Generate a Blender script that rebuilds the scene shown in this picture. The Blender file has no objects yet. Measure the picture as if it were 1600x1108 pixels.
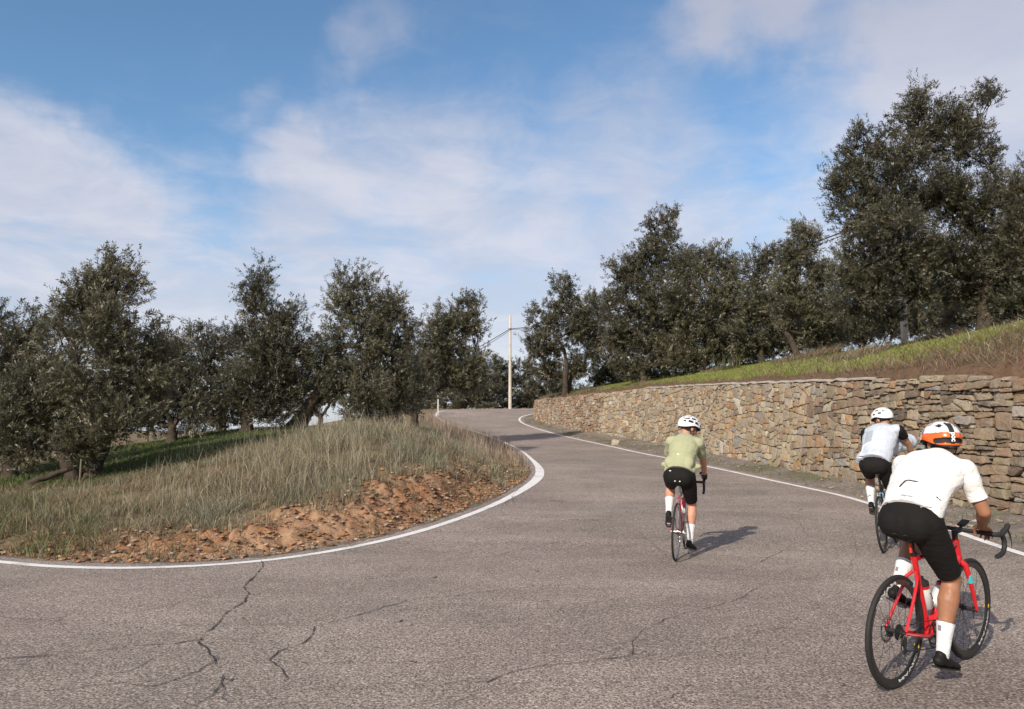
import bpy, bmesh, math, random
import numpy as np
from mathutils import Vector, Matrix
R_ = math.radians
scene = bpy.context.scene
COL = scene.collection
# ------------------------------------------------------------------ camera
F = 1200.0; CAMZ = 1.58; TH = math.atan(112/1200)
cam_d = bpy.data.cameras.new('camera'); cam = bpy.data.objects.new('camera', cam_d); COL.objects.link(cam)
cam.location = (0, 0, CAMZ); cam.rotation_euler = (math.pi/2+TH, 0, 0)
cam_d.sensor_width = 36; cam_d.lens = 36*F/1600; cam_d.clip_start = .05; cam_d.clip_end = 6000
scene.camera = cam
# ------------------------------------------------------------------ light
SUN_EL = R_(31); SUN_AZ = R_(212)          # compass direction the light comes from, clockwise from +Y
sd = Vector((math.sin(SUN_AZ)*math.cos(SUN_EL), math.cos(SUN_AZ)*math.cos(SUN_EL), math.sin(SUN_EL)))
sun_d = bpy.data.lights.new('sun', 'SUN'); sun_d.energy = 4.9; sun_d.angle = R_(.6); sun_d.color = (1, .915, .80)
sun = bpy.data.objects.new('sun', sun_d); COL.objects.link(sun)
sun.rotation_euler = sd.to_track_quat('Z', 'Y').to_euler()
scene.view_settings.view_transform = 'Standard'; scene.view_settings.look = 'None'
scene.view_settings.exposure = 0; scene.view_settings.gamma = 1
# ------------------------------------------------------------------ node helper
class NT:
    def __init__(s, tree): s.t = tree; tree.nodes.clear()
    def n(s, typ, **kw):
        nd = s.t.nodes.new(typ)
        for k, v in kw.items():
            if k.startswith('_'): setattr(nd, k[1:], v)
        return nd
    def l(s, a, b): s.t.links.new(a, b)
    def val(s, x, sock):
        if hasattr(x, 'links'): s.l(x, sock)
        else: sock.default_value = x
    def math(s, op, a, b=None, c=None, clamp=False):
        nd = s.t.nodes.new('ShaderNodeMath'); nd.operation = op; nd.use_clamp = clamp
        s.val(a, nd.inputs[0])
        if b is not None: s.val(b, nd.inputs[1])
        if c is not None: s.val(c, nd.inputs[2])
        return nd.outputs[0]
    def vmath(s, op, a, b=None, out=0):
        nd = s.t.nodes.new('ShaderNodeVectorMath'); nd.operation = op
        s.val(a, nd.inputs[0])
        if b is not None: s.val(b, nd.inputs[1])
        return nd.outputs[out]
    def mix(s, f, a, b, mode='MIX'):
        nd = s.t.nodes.new('ShaderNodeMix'); nd.data_type = 'RGBA'; nd.blend_type = mode
        s.val(f, nd.inputs[0]); 
        for x, k in ((a, 6), (b, 7)):
            if not hasattr(x, 'links'): x = tuple(x)+(1,) if len(x) == 3 else x
            s.val(x, nd.inputs[k])
        return nd.outputs[2]
    def noise(s, vec, scale, detail=4, rough=.55, dist=0, out=0):
        nd = s.t.nodes.new('ShaderNodeTexNoise')
        if vec is not None: s.l(vec, nd.inputs['Vector'])
        nd.inputs['Scale'].default_value = scale; nd.inputs['Detail'].default_value = detail
        nd.inputs['Roughness'].default_value = rough; nd.inputs['Distortion'].default_value = dist
        return nd.outputs[out]
    def ramp(s, f, stops, interp='LINEAR'):
        nd = s.t.nodes.new('ShaderNodeValToRGB'); cr = nd.color_ramp; cr.interpolation = interp
        while len(cr.elements) < len(stops): cr.elements.new(.5)
        for e, (p, c) in zip(cr.elements, stops):
            e.position = p; e.color = tuple(c)+(1,) if len(c) == 3 else c
        s.val(f, nd.inputs[0]); return nd.outputs[0]
    def mr(s, x, a, b, c=0, d=1, smooth=True):
        nd = s.t.nodes.new('ShaderNodeMapRange'); nd.interpolation_type = 'SMOOTHSTEP' if smooth else 'LINEAR'
        s.val(x, nd.inputs[0])
        for i, v in enumerate((a, b, c, d)): nd.inputs[i+1].default_value = v
        return nd.outputs[0]
# ------------------------------------------------------------------ sky
world = bpy.data.worlds.new('World'); scene.world = world; world.use_nodes = True
W = NT(world.node_tree)
out = W.n('ShaderNodeOutputWorld'); bg = W.n('ShaderNodeBackground'); bg.inputs[1].default_value = .10
W.l(bg.outputs[0], out.inputs[0])
sky = W.n('ShaderNodeTexSky'); sky.sky_type = 'NISHITA'; sky.sun_disc = False
sky.sun_elevation = SUN_EL; sky.sun_rotation = SUN_AZ; sky.altitude = 300; sky.air_density = 1.0; sky.dust_density = .6; sky.ozone_density = 2.2
tc = W.n('ShaderNodeTexCoord'); d = tc.outputs['Generated']
sx = W.n('ShaderNodeSeparateXYZ'); W.l(d, sx.inputs[0]); dx, dy, dz = sx.outputs
den = W.math('ADD', W.math('MAXIMUM', dz, 0.0), .16)
pv = W.n('ShaderNodeCombineXYZ'); W.l(W.math('DIVIDE', dx, den), pv.inputs[0]); W.l(W.math('DIVIDE', dy, den), pv.inputs[1])
P = pv.outputs[0]
n1 = W.noise(P, 1.9, 8, .60, .45); n2 = W.noise(P, 7.0, 6, .62, .6); n3 = W.noise(P, .8, 3, .5, 0)
nv = W.noise(d, 5.5, 5, .6, 0, out=1); dwp = W.vmath('NORMALIZE', W.vmath('ADD', d, W.vmath('SCALE', W.vmath('SUBTRACT', nv, (.5, .5, .5)))))
dwp.node.inputs[0].links[0].from_node.inputs[1].links[0].from_node.inputs['Scale'].default_value = .16
def blob(u, v, r):
    x = (u-800)/F; t = (554-v)/F
    v3 = Vector((x, math.cos(TH)-t*math.sin(TH), math.sin(TH)+t*math.cos(TH))).normalized()
    dt = W.vmath('DOT_PRODUCT', dwp, tuple(v3), out=1)
    return W.mr(dt, math.cos(r), 1.0, 0, 1)
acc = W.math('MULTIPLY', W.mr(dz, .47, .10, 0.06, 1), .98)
acc = W.math('ADD', acc, W.mr(dy, .25, -.5, 0, 1.0)); acc = W.math('ADD', acc, W.mr(dz, .58, .80, 0, .75))  # unseen cloud added behind and above the camera to keep shadow fill neutral
for (u, v, r, k) in ((-120, 230, .13, .32), (0, 260, .08, .34), (90, 295, .07, .26), (170, 325, .06, .22), (240, 350, .06, .16), (40, 60, .20, -.30), (450, 60, .16, -.14), (1190, 0, .10, .62), (1090, 50, .07, .45), (1290, 10, .09, .35), (1600, 20, .19, .62), (1480, 90, .12, .42), (1700, 200, .2, .6), (1560, 240, .12, .3),
                     (1400, 150, .12, .30), (430, 225, .06, .28), (530, 235, .10, .22), (640, 245, .12, .22), (760, 270, .14, .24), (460, 310, .1, .26), (570, 40, .07, .34), (520, 70, .06, .22), (395, 125, .035, .22), (1000, 190, .13, .2), (1000, 300, .16, .22), (300, 290, .12, -.28), (1130, 270, .12, -.14), (860, 60, .2, -.06)):
    acc = W.math('ADD', acc, W.math('MULTIPLY', blob(u, v, r), k))
nz = W.math('ADD', W.math('MULTIPLY', n1, .70), W.math('MULTIPLY', n2, .68))
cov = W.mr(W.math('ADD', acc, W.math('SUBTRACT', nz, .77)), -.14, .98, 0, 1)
ccol = W.mix(W.mr(n1, .36, .66), (5.9, 6.15, 7.2), (7.5, 7.4, 8.1))
ccol = W.mix(W.mr(dz, .30, .50), ccol, (5.3, 5.4, 6.4))
skyc = W.mix(1.0, sky.outputs[0], (1.30, 1.55, 1.62), 'MULTIPLY')
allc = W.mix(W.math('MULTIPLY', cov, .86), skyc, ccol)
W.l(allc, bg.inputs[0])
# ------------------------------------------------------------------ tagging
def tag(o, label=None, cat=None, group=None, kind=None):
    if label: o['label'] = label
    if cat: o['category'] = cat
    if group: o['group'] = group
    if kind: o['kind'] = kind
    return o
def link(name, me, mats=(), parent=None):
    o = bpy.data.objects.new(name, me); COL.objects.link(o)
    for m in mats if isinstance(mats, (list, tuple)) else [mats]: me.materials.append(m)
    if parent is not None: o.parent = parent
    return o
def empty(name, loc=(0, 0, 0), rz=0):
    o = bpy.data.objects.new(name, None); COL.objects.link(o); o.location = loc; o.rotation_euler = (0, 0, rz); o.empty_display_size = .3
    return o
def mesh_np(name, V, loops, starts, totals, smooth=True, mi=None, col=None, fcol=None):
    me = bpy.data.meshes.new(name)
    V = np.asarray(V, np.float32); loops = np.asarray(loops, np.int32)
    me.vertices.add(len(V)); me.vertices.foreach_set('co', V.ravel())
    me.loops.add(len(loops)); me.loops.foreach_set('vertex_index', loops)
    me.polygons.add(len(starts)); me.polygons.foreach_set('loop_start', np.asarray(starts, np.int32)); me.polygons.foreach_set('loop_total', np.asarray(totals, np.int32))
    if mi is not None: me.polygons.foreach_set('material_index', np.asarray(mi, np.int32))
    me.update(calc_edges=True)
    me.polygons.foreach_set('use_smooth', np.full(len(starts), smooth, bool))
    if col is not None:
        a = me.attributes.new('col', 'FLOAT_COLOR', 'POINT'); c = np.ones((len(V), 4), np.float32); c[:, :3] = col; a.data.foreach_set('color', c.ravel())
    return me
def mesh_faces(name, V, faces, **kw):
    t = [len(f) for f in faces]; st = np.concatenate([[0], np.cumsum(t)[:-1]]) if t else []
    return mesh_np(name, V, np.array([i for f in faces for i in f]), st, t, **kw)
def mesh_quads(name, V, Q, **kw):
    Q = np.asarray(Q); n, k = Q.shape
    return mesh_np(name, V, Q.ravel(), np.arange(n)*k, np.full(n, k), **kw)
class MB:
    """collects primitives into one mesh"""
    def __init__(s): s.V = []; s.Fc = []; s.M = []
    def add(s, V, Fc, m=0):
        o = len(s.V); s.V += [tuple(v) for v in V]; s.Fc += [tuple(i+o for i in f) for f in Fc]; s.M += [m]*len(Fc)
    def tube(s, pts, r, n=8, m=0, cap=True, flat=1.0, up=None):
        pts = [Vector(p) for p in pts]; N = len(pts)
        rr = r if hasattr(r, '__len__') else [r]*N
        V = []; prev = None
        for i, p in enumerate(pts):
            t = (pts[min(i+1, N-1)]-pts[max(i-1, 0)]).normalized()
            if prev is None:
                a = Vector(up) if up else (Vector((0, 0, 1)) if abs(t.z) < .9 else Vector((1, 0, 0)))
                u = (a-t*a.dot(t)).normalized()
            else: u = (prev-t*prev.dot(t)).normalized()
            prev = u; w = t.cross(u)
            for k in range(n):
                an = 2*math.pi*k/n; V.append(p+(u*math.cos(an)+w*math.sin(an)*flat)*rr[i])
        Fs = [(i*n+k, i*n+(k+1) % n, (i+1)*n+(k+1) % n, (i+1)*n+k) for i in range(N-1) for k in range(n)]
        if cap: Fs += [tuple(range(n))[::-1], tuple((N-1)*n+k for k in range(n))]
        s.add(V, Fs, m)
    def box(s, c, sz, m=0, rot=None, bev=0):
        x, y, z = [a/2 for a in sz]; V = [Vector((i*x, j*y, k*z)) for i in (-1, 1) for j in (-1, 1) for k in (-1, 1)]
        if rot is not None: V = [rot @ v for v in V]
        V = [v+Vector(c) for v in V]
        s.add(V, [(0, 1, 3, 2), (4, 6, 7, 5), (0, 4, 5, 1), (2, 3, 7, 6), (0, 2, 6, 4), (1, 5, 7, 3)], m)
    def ell(s, c, r, m=0, nu=16, nv=10, rot=None):
        V = []; Fs = []
        for j in range(1, nv):
            ph = math.pi*j/nv
            for i in range(nu):
                a = 2*math.pi*i/nu; V.append(Vector((r[0]*math.sin(ph)*math.cos(a), r[1]*math.sin(ph)*math.sin(a), r[2]*math.cos(ph))))
        V += [Vector((0, 0, r[2])), Vector((0, 0, -r[2]))]
        for j in range(nv-2):
            for i in range(nu): Fs.append((j*nu+i, (j+1)*nu+i, (j+1)*nu+(i+1) % nu, j*nu+(i+1) % nu))
        T = len(V)-2
        for i in range(nu): Fs.append((T, i, (i+1) % nu)); Fs.append((T+1, (nv-2)*nu+(i+1) % nu, (nv-2)*nu+i))
        if rot is not None: V = [rot @ v for v in V]
        s.add([v+Vector(c) for v in V], Fs, m)
    def lathe(s, prof, n=24, m=0, c=(0, 0, 0), axis='y', closed=False):
        """prof: (radius, axial) pairs"""
        V = []; K = len(prof)
        for i in range(n):
            a = 2*math.pi*i/n
            for (r, h) in prof:
                p = (r*math.cos(a), h, r*math.sin(a)) if axis == 'y' else (r*math.cos(a), r*math.sin(a), h)
                V.append((p[0]+c[0], p[1]+c[1], p[2]+c[2]))
        Fs = []
        for i in range(n):
            j = (i+1) % n
            for k in range(K if closed else K-1):
                k2 = (k+1) % K; Fs.append((i*K+k, j*K+k, j*K+k2, i*K+k2))
        s.add(V, Fs, m)
    def build(s, name, mats, parent=None, smooth=True):
        me = mesh_faces(name, s.V, s.Fc, smooth=smooth, mi=s.M)
        bm = bmesh.new(); bm.from_mesh(me); bmesh.ops.recalc_face_normals(bm, faces=bm.faces); bm.to_mesh(me); bm.free()
        try: me.set_sharp_from_angle(angle=R_(50))
        except Exception: pass
        return link(name, me, mats, parent)
# ------------------------------------------------------------------ numpy noise
_rng = np.random.default_rng(7); _tab = _rng.random(65536)
def _h(i, j, k): return _tab[((i*73856093) ^ (j*19349663) ^ (k*83492791)) & 65535]
def vnoise(x, y, z=0.0):
    x, y, z = np.broadcast_arrays(np.asarray(x, float), y, z)
    i = np.floor(x).astype(np.int64); j = np.floor(y).astype(np.int64); k = np.floor(z).astype(np.int64)
    fx, fy, fz = x-i, y-j, z-k; fx = fx*fx*(3-2*fx); fy = fy*fy*(3-2*fy); fz = fz*fz*(3-2*fz)
    r = 0
    for a in (0, 1):
        for b in (0, 1):
            for c in (0, 1):
                r = r+_h(i+a, j+b, k+c)*(fx if a else 1-fx)*(fy if b else 1-fy)*(fz if c else 1-fz)
    return r
def fbm(x, y, z=0.0, o=4, g=.5):
    r = 0; a = 1; t = 0; f = 1
    for q in range(o): r = r+a*vnoise(x*f+17.3*q, y*f-9.1*q, z*f+3.7*q); t += a; a *= g; f *= 2.03
    return r/t
def ss(a, b, x): t = np.clip((x-a)/(b-a), 0, 1); return t*t*(3-2*t)
# ------------------------------------------------------------------ materials
MATS = {}
def mat(name, color, rough=.6, metal=0, var=.0, vs=8, bump=0, bs=60, spec=.5, attr=False, trans=0, coat=0, sheen=0):
    if name in MATS: return MATS[name]
    m = bpy.data.materials.new(name); m.use_nodes = True; N = NT(m.node_tree)
    o = N.n('ShaderNodeOutputMaterial'); b = N.n('ShaderNodeBsdfPrincipled'); N.l(b.outputs[0], o.inputs[0])
    tcn = N.n('ShaderNodeTexCoord').outputs['Object']
    if attr:
        a = N.n('ShaderNodeAttribute'); a.attribute_name = 'col'; c = a.outputs['Color']
    else: c = tuple(color)+(1,)
    if var:
        f = N.mr(N.noise(tcn, vs, 5, .6), .25, .75, 1-var, 1+var*.6, False)
        nd = N.n('ShaderNodeMix'); nd.data_type = 'RGBA'; nd.blend_type = 'MULTIPLY'; nd.inputs[0].default_value = 1
        N.val(c, nd.inputs[6]); N.l(f, nd.inputs[7]); c = nd.outputs[2]
    N.val(c, b.inputs['Base Color']); b.inputs['Roughness'].default_value = rough; b.inputs['Metallic'].default_value = metal
    b.inputs['Specular IOR Level'].default_value = spec; b.inputs['Coat Weight'].default_value = coat; b.inputs['Sheen Weight'].default_value = sheen
    if bump:
        bp = N.n('ShaderNodeBump'); bp.inputs['Strength'].default_value = bump; bp.inputs['Distance'].default_value = .02
        N.l(N.noise(tcn, bs, 6, .65), bp.inputs['Height']); N.l(bp.outputs[0], b.inputs['Normal'])
    MATS[name] = m; return m
def ray(u, v):
    t = (554-v)/F; dd = np.array([(u-800)/F, math.cos(TH)-t*math.sin(TH), math.sin(TH)+t*math.cos(TH)]); return dd/dd[1]
def at(u, v, Y):
    r = ray(u, v)*Y; return Vector((r[0], Y, CAMZ+r[2]))
# ================================================================== terrain
KY = np.array([-400, -50, 0, 9, 14, 22, 32, 42, 52, 60, 66, 72, 80, 120, 400.]); KZ = np.array([0, 0, 0, 0, .06, .3, .62, 1.0, 1.62, 2.37, 2.98, 3.22, 3.0, 0, -22.])
def _slopes():
    h = np.diff(KY); dd = np.diff(KZ)/h; m = np.zeros(len(KY))
    for i in range(1, len(KY)-1):
        if dd[i-1]*dd[i] > 0:
            w1 = 2*h[i]+h[i-1]; w2 = h[i]+2*h[i-1]; m[i] = (w1+w2)/(w1/dd[i-1]+w2/dd[i])
    return m
KM = _slopes()
def zr(Y):
    Y = np.asarray(Y, float); Yc = np.clip(Y, KY[0], KY[-1]-1e-6); i = np.clip(np.searchsorted(KY, Yc, side='right')-1, 0, len(KY)-2)
    h = KY[i+1]-KY[i]; t = (Yc-KY[i])/h
    return (2*t**3-3*t**2+1)*KZ[i]+(t**3-2*t**2+t)*h*KM[i]+(-2*t**3+3*t**2)*KZ[i+1]+(t**3-t**2)*h*KM[i+1]
def catmull(P, n=10):
    P = np.array(P, float); Q = np.vstack([2*P[0]-P[1], P, 2*P[-1]-P[-2]]); o = []
    for i in range(1, len(Q)-2):
        t = np.linspace(0, 1, n, endpoint=False)[:, None]; a, b, c, e = Q[i-1], Q[i], Q[i+1], Q[i+2]
        o.append(.5*((2*b)+(-a+c)*t+(2*a-5*b+4*c-e)*t**2+(-a+3*b-3*c+e)*t**3))
    return np.vstack(o+[Q[-2][None]])
LINE_L = catmull([(-60, 15.5), (-42, 14.6), (-26, 13.2), (-14, 11.9), (-9.6, 10.7), (-7.4, 9.72), (-6, 9.16), (-5.12, 8.85), (-4.25, 8.77), (-3.4, 8.97), (-2.7, 9.44), (-2.06, 10.26), (-1.42, 11.52), (-.83, 13.2),
                  (-.25, 15.33), (.29, 17.8), (.66, 20.1), (.80, 22.5), (.73, 25.5), (.38, 31), (-.31, 36.9), (-1.23, 42.4), (-2.3, 47), (-3.9, 52), (-5.3, 57), (-6.0, 61), (-5.9, 64.2), (-4.7, 66.6), (-2.2, 68.3), (2, 69.2), (8, 69.6), (20, 70)])
LINE_R = catmull([(-60, 4), (-46, 3), (-34, 1), (-20, -2.5), (-10, -4.6), (-2, -5.2), (3.5, -1.5), (5.4, 3.5), (6.05, 7), (6.35, 9.9), (6.75, 12.8), (6.93, 15), (6.93, 16.8), (6.52, 19.7), (6.0, 23.5), (5.48, 27), (4.94, 30), (4.2, 35), (3.33, 40.2),
                  (2.28, 45.8), (1.27, 51), (.72, 54.3), (.55, 57), (.85, 59.7), (2.0, 62), (5, 63.6), (11, 64.5), (22, 65)])
WALL = catmull([(9.4, -2), (9.3, 3), (9.0, 8), (8.4, 11.5), (8.02, 14), (7.92, 16), (7.88, 18), (7.78, 20), (7.58, 23), (7.25, 27), (6.85, 31.5), (6.25, 36.5), (5.3, 41), (4.1, 45.5), (2.95, 50), (2.0, 54), (1.62, 57), (2.1, 59.8), (3.6, 61.5), (8, 62.7), (20, 64)])
def wall_top(Y): return np.interp(Y, [0, 8, 12.4, 18, 29, 38, 45, 50, 54, 57, 61, 64], [2.2, 2.3, 2.40, 2.65, 3.12, 3.42, 3.42, 3.45, 3.5, 3.45, 3.6, 3.8])
def pdist(px, py, L):
    """distance to polyline and nearest point"""
    px = np.asarray(px, float).ravel(); py = np.asarray(py, float).ravel(); best = np.full(px.shape, 1e9); bx = np.zeros_like(px); by = np.zeros_like(px)
    for a, b in zip(L[:-1], L[1:]):
        dx, dy = b-a; q = dx*dx+dy*dy
        if q < 1e-12: continue
        t = np.clip(((px-a[0])*dx+(py-a[1])*dy)/q, 0, 1); cx = a[0]+t*dx; cy = a[1]+t*dy; dd = (px-cx)**2+(py-cy)**2
        m = dd < best; best[m] = dd[m]; bx[m] = cx[m]; by[m] = cy[m]
    return np.sqrt(best), bx, by
def inpoly(px, py, Pg):
    px = np.asarray(px, float).ravel(); py = np.asarray(py, float).ravel(); c = np.zeros(px.shape, bool); n = len(Pg)
    for i in range(n):
        x1, y1 = Pg[i]; x2, y2 = Pg[(i+1) % n]
        if y1 == y2: continue
        m = ((y1 > py) != (y2 > py)) & (px < (x2-x1)*(py-y1)/(y2-y1)+x1); c ^= m
    return c
POLY_L = np.vstack([LINE_L, [(3000, 70), (3000, 4000), (-3000, 4000), (-3000, 15)]])
POLY_R = np.vstack([LINE_R, [(3000, 65), (3000, -3000), (-3000, -3000), (-3000, 5)]])
POLY_W = np.vstack([WALL, [(3000, 64), (3000, -2)]])
# control heights for the olive grove to the left of the bend (x, y, z)
def cp(u, v, Y): p = at(u, v, Y); return (p.x, p.y, p.z)
CPL = [cp(130, 748, 17), cp(265, 700, 22), cp(380, 672, 26), cp(462, 672, 26), cp(640, 680, 20), cp(600, 708, 16), cp(700, 720, 17.5), cp(560, 730, 14.2), cp(450, 752, 13.2), cp(300, 800, 12.2), cp(200, 835, 10.8),
       cp(60, 810, 12), cp(0, 770, 15.5), cp(-120, 760, 19), cp(650, 738, 13.7), cp(705, 738, 15.4), cp(570, 764, 12.2), cp(450, 808, 10.9), cp(330, 825, 10.3), cp(745, 712, 21), cp(700, 690, 27), cp(700, 680, 33), cp(700, 671, 41), cp(640, 662, 45), cp(745, 698, 30), cp(742, 690, 36), cp(735, 684, 42), cp(660, 672, 36), cp(770, 712, 26),
       cp(560, 668, 30), cp(300, 695, 32), cp(100, 720, 30), cp(-200, 740, 30), cp(100, 850, 10.2), (-10, 12.6, .2), (-16, 15, .1), (-30, 16, 0), (-14, 19, .3), (-20, 30, -.2), (-13, 40, .6), (-30, 50, -1.5), (-8, 55, 2.4), (-9, 62, 2.7), (-6, 70, 3.0), (0, 74, 3.0), (10, 76, 3.0), (-20, 70, 1.0), (0.2, 22.5, .42), (0, 19, .42), (-.3, 28, .6), (-.8, 34, .75)]
CPL = np.array(CPL)
def _tps(P, lam=.02):
    n = len(P); d = np.hypot(P[:, None, 0]-P[None, :, 0], P[:, None, 1]-P[None, :, 1])/10; K = np.where(d > 0, d*d*np.log(d+1e-12), 0)+lam*np.eye(n)
    A = np.zeros((n+3, n+3)); A[:n, :n] = K; A[:n, n] = 1; A[:n, n+1:] = P[:, :2]/10; A[n:, :n] = A[:n, n:].T
    return np.linalg.solve(A, np.concatenate([P[:, 2], [0, 0, 0]]))
_w = _tps(CPL)
def zgrove(x, y):
    n = len(CPL); r = np.full(x.shape, _w[n])+_w[n+1]*x/10+_w[n+2]*y/10
    for i in range(n):
        d2 = ((x-CPL[i, 0])**2+(y-CPL[i, 1])**2)/100+1e-12; r = r+_w[i]*d2*.5*np.log(d2)
    return r
def ground_full(x, y):
    sh = np.shape(x); x = np.asarray(x, float).ravel(); y = np.asarray(y, float).ravel()
    z = zr(y).copy()
    near = np.hypot(x, y-30) < 110
    zone = np.zeros(x.shape, int)                        # 0 road, 1 grove side, 2 verge below wall, 3 hill behind wall
    iL = inpoly(x, y, POLY_L); iR = inpoly(x, y, POLY_R) & ~iL; iW = inpoly(x, y, POLY_W) & iR
    zone[iL] = 1; zone[iR] = 2; zone[iW] = 3
    dL = np.full(x.shape, 50.); dW = np.full(x.shape, 50.); dR = np.full(x.shape, 50.); zw = np.full(x.shape, 3.)
    if near.any():
        dL[near] = pdist(x[near], y[near], LINE_L)[0]; dR[near] = pdist(x[near], y[near], LINE_R)[0]
        a, bx, by = pdist(x[near], y[near], WALL); dW[near] = a; zw[near] = wall_top(by)
    rr = np.hypot(x+2, y-30)
    # left
    zg = np.where(rr < 80, zgrove(np.clip(x, -45, 40), np.clip(y, -10, 95)), 0)
    fall = -.055*np.maximum(rr-48, 0)-.00002*np.maximum(rr-48, 0)**2; fall = np.maximum(fall, -26)
    zg = zg*(1-ss(45, 78, rr))+2.0*ss(45, 78, rr)+fall
    lo = .05*(vnoise(x*.9, y*.9)-.5)+.10*(vnoise(x*.35, y*.35)-.5)
    foot = .34+.12*(vnoise(x*1.3+5, y*1.3)-.5); b = .62*ss(foot, foot+1.05, dL)+.38*ss(.4, 3.2, dL)
    rough = ss(.35, .8, dL)*(1-ss(2.0, 3.4, dL))
    zL = z+(zg-z)*b+lo*ss(.8, 3, dL)+rough*(.30*(fbm(x*2.1, y*2.1, 0, 4, .6)-.5)+.17*(np.abs(vnoise(x*6, y*6)-.5)-.2)+.13*(fbm(x*11, y*11, 5.0, 2)-.5))
    z[iL] = zL[iL]
    # verge
    e = .05*ss(.25, 1.0, dR)*(1+.5*(vnoise(x*2, y*2)-.5))+.03*(vnoise(x*6, y*6)-.5)*ss(.2, .6, dR)
    e = e+.07*ss(.5, .1, dW)
    z[iR] = (z+e)[iR]
    # hill
    g = .06+np.interp(y, [12, 18, 24, 30, 50], [.34, .28, .215, .185, .19])*np.minimum(dW, 8)+.05*np.clip(dW-8, 0, 12)-.14*np.maximum(dW-20, 0)+.12*(fbm(x*.8, y*.8)-.5)+.07*(vnoise(x*3, y*3)-.5)
    zh = np.maximum(zw+g-.045*ss(.6, 0, dW), -26); inn = ss(.10, .34, dW)
    zh = (z+.1)*(1-inn)+zh*inn
    z[iW] = zh[iW]
    zone_d = (dL.reshape(sh), dR.reshape(sh), dW.reshape(sh))
    # shave the ground below the asphalt
    outd = np.where(iL, dL, np.where(iR, dR, -1)); z = z-.05*(1-ss(.12, .28, outd))
    return z.reshape(sh), zone.reshape(sh), zone_d
def G(x, y): return float(ground_full(np.array([x]), np.array([y]))[0][0])
def axis(segs):
    o = [];
    for a, b, s in segs: o.append(np.arange(a, b-1e-6, s))
    o.append(np.array([segs[-1][1]])); return np.concatenate(o)
xs = np.concatenate([-np.geomspace(3500, 34, 26), axis([(-30, -12, .5), (-12, -5.5, .14), (-5.5, 1.3, .055), (1.3, 5, .2), (5, 9.6, .1), (9.6, 20, .22), (20, 34, .7)]), np.geomspace(38, 3500, 26)])
ys = np.concatenate([-np.geomspace(3000, 20, 14), axis([(-15, 8.6, .8), (8.6, 16.5, .055), (16.5, 30, .13), (30, 50, .26), (50, 82, .4)]), np.geomspace(86, 4000, 34)])
GX, GY = np.meshgrid(xs, ys)
GZ, ZN, (DL, DR, DW) = ground_full(GX, GY)
nx, ny = len(xs), len(ys)
# base colours by zone
c_earth = np.array((.33, .165, .085)); c_sand = np.array((.42, .285, .18)); c_straw = np.array((.19, .145, .085)); c_grass = np.array((.062, .078, .022)); c_brown = np.array((.15, .095, .06)); c_grav = np.array((.26, .22, .185))
C = np.zeros(GX.shape+(3,)); C[:] = (.12, .13, .06)
nA = fbm(GX*.9, GY*.9, 1.0, 4); nB = fbm(GX*3, GY*3, 2.0, 4)
mL = (ZN == 1)[..., None]
cl = np.broadcast_to(c_straw, C.shape).copy()
GREENL = np.array([(-11.5, 16), (-8.3, 15.2), (-6.8, 17.5), (-4.6, 22), (-4.6, 27), (-8.2, 30), (-14, 26)])
gl = inpoly(GX, GY, GREENL).reshape(GX.shape); dgl = pdist(GX, GY, np.vstack([GREENL, GREENL[:1]]))[0].reshape(GX.shape)*np.where(gl, 1, -1)
wg = ss(-.5, .8, dgl+(nA-.5)*2)[..., None]; cl = cl*(1-wg)+c_grass*wg
redw = ss(.2, .4, DL)*(1-ss(1.5, 2.2, DL+(nA-.5)*1.4+(nB-.5)*.8+.5*ss(-3, -6.5, GX)))*(1-.7*ss(13, 20, GY))*(1-ss(-5.2, -7.0, GX))
cr = c_earth*(1-ss(.45, .62, nB)[..., None]*.55)+c_sand*ss(.45, .62, nB)[..., None]*.55
lowb = (ss(1.05, .5, DL)*ss(-1.2, -3, GX))[..., None]; cr = cr*(1-lowb*.6)+c_sand*1.05*lowb*.6
cl = cl*(1-redw[..., None])+cr*redw[..., None]
gv = (1-ss(.3, .55, DL+(nB-.5)*.4))[..., None]; cl = cl*(1-gv)+c_grav*.7*gv
C = np.where(mL, cl, C)
cv = c_grav*(.85+.5*(nB[..., None]-.5)); gr = ss(.5, .62, nA)[..., None]*ss(.4, .9, DR)[..., None]*.6; cv = cv*(1-gr)+np.array((.11, .12, .045))*gr
C = np.where((ZN == 2)[..., None], cv, C)
hg = ss(.7, 1.3, DW+(nA-.5)*1.2)*ss(9.0, 7.5, DW+(nA-.5)*1.5)*ss(15.5, 19.5, GY+2*(nA-.5))
ch = c_brown*(1-hg[..., None])+np.array((.16, .18, .045))*hg[..., None]
C = np.where((ZN == 3)[..., None], ch, C)
C *= (.82+.36*fbm(GX*6, GY*6, 3.0, 3))[..., None]
V = np.stack([GX, GY, GZ], -1).reshape(-1, 3)
ii = (np.arange(ny-1)[:, None]*nx+np.arange(nx-1)[None, :]).ravel()
Q = np.stack([ii, ii+1, ii+nx+1, ii+nx], 1)
m_ground = mat('ground', (1, 1, 1), .95, attr=True, var=.35, vs=14, bump=.9, bs=26, spec=.15)
ground = link('ground', mesh_quads('ground', V, Q, col=C.reshape(-1, 3)), m_ground)
tag(ground, kind='structure')
# ================================================================== road
def resample(L, n):
    L = np.asarray(L); s = np.concatenate([[0], np.cumsum(np.hypot(*np.diff(L, axis=0).T))]); t = np.linspace(0, s[-1], n)
    return np.stack([np.interp(t, s, L[:, 0]), np.interp(t, s, L[:, 1])], 1)
def offset(L, d):
    T = np.gradient(L, axis=0); T /= np.hypot(T[:, 0], T[:, 1])[:, None]+1e-9; return L+np.stack([-T[:, 1], T[:, 0]], 1)*d
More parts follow.
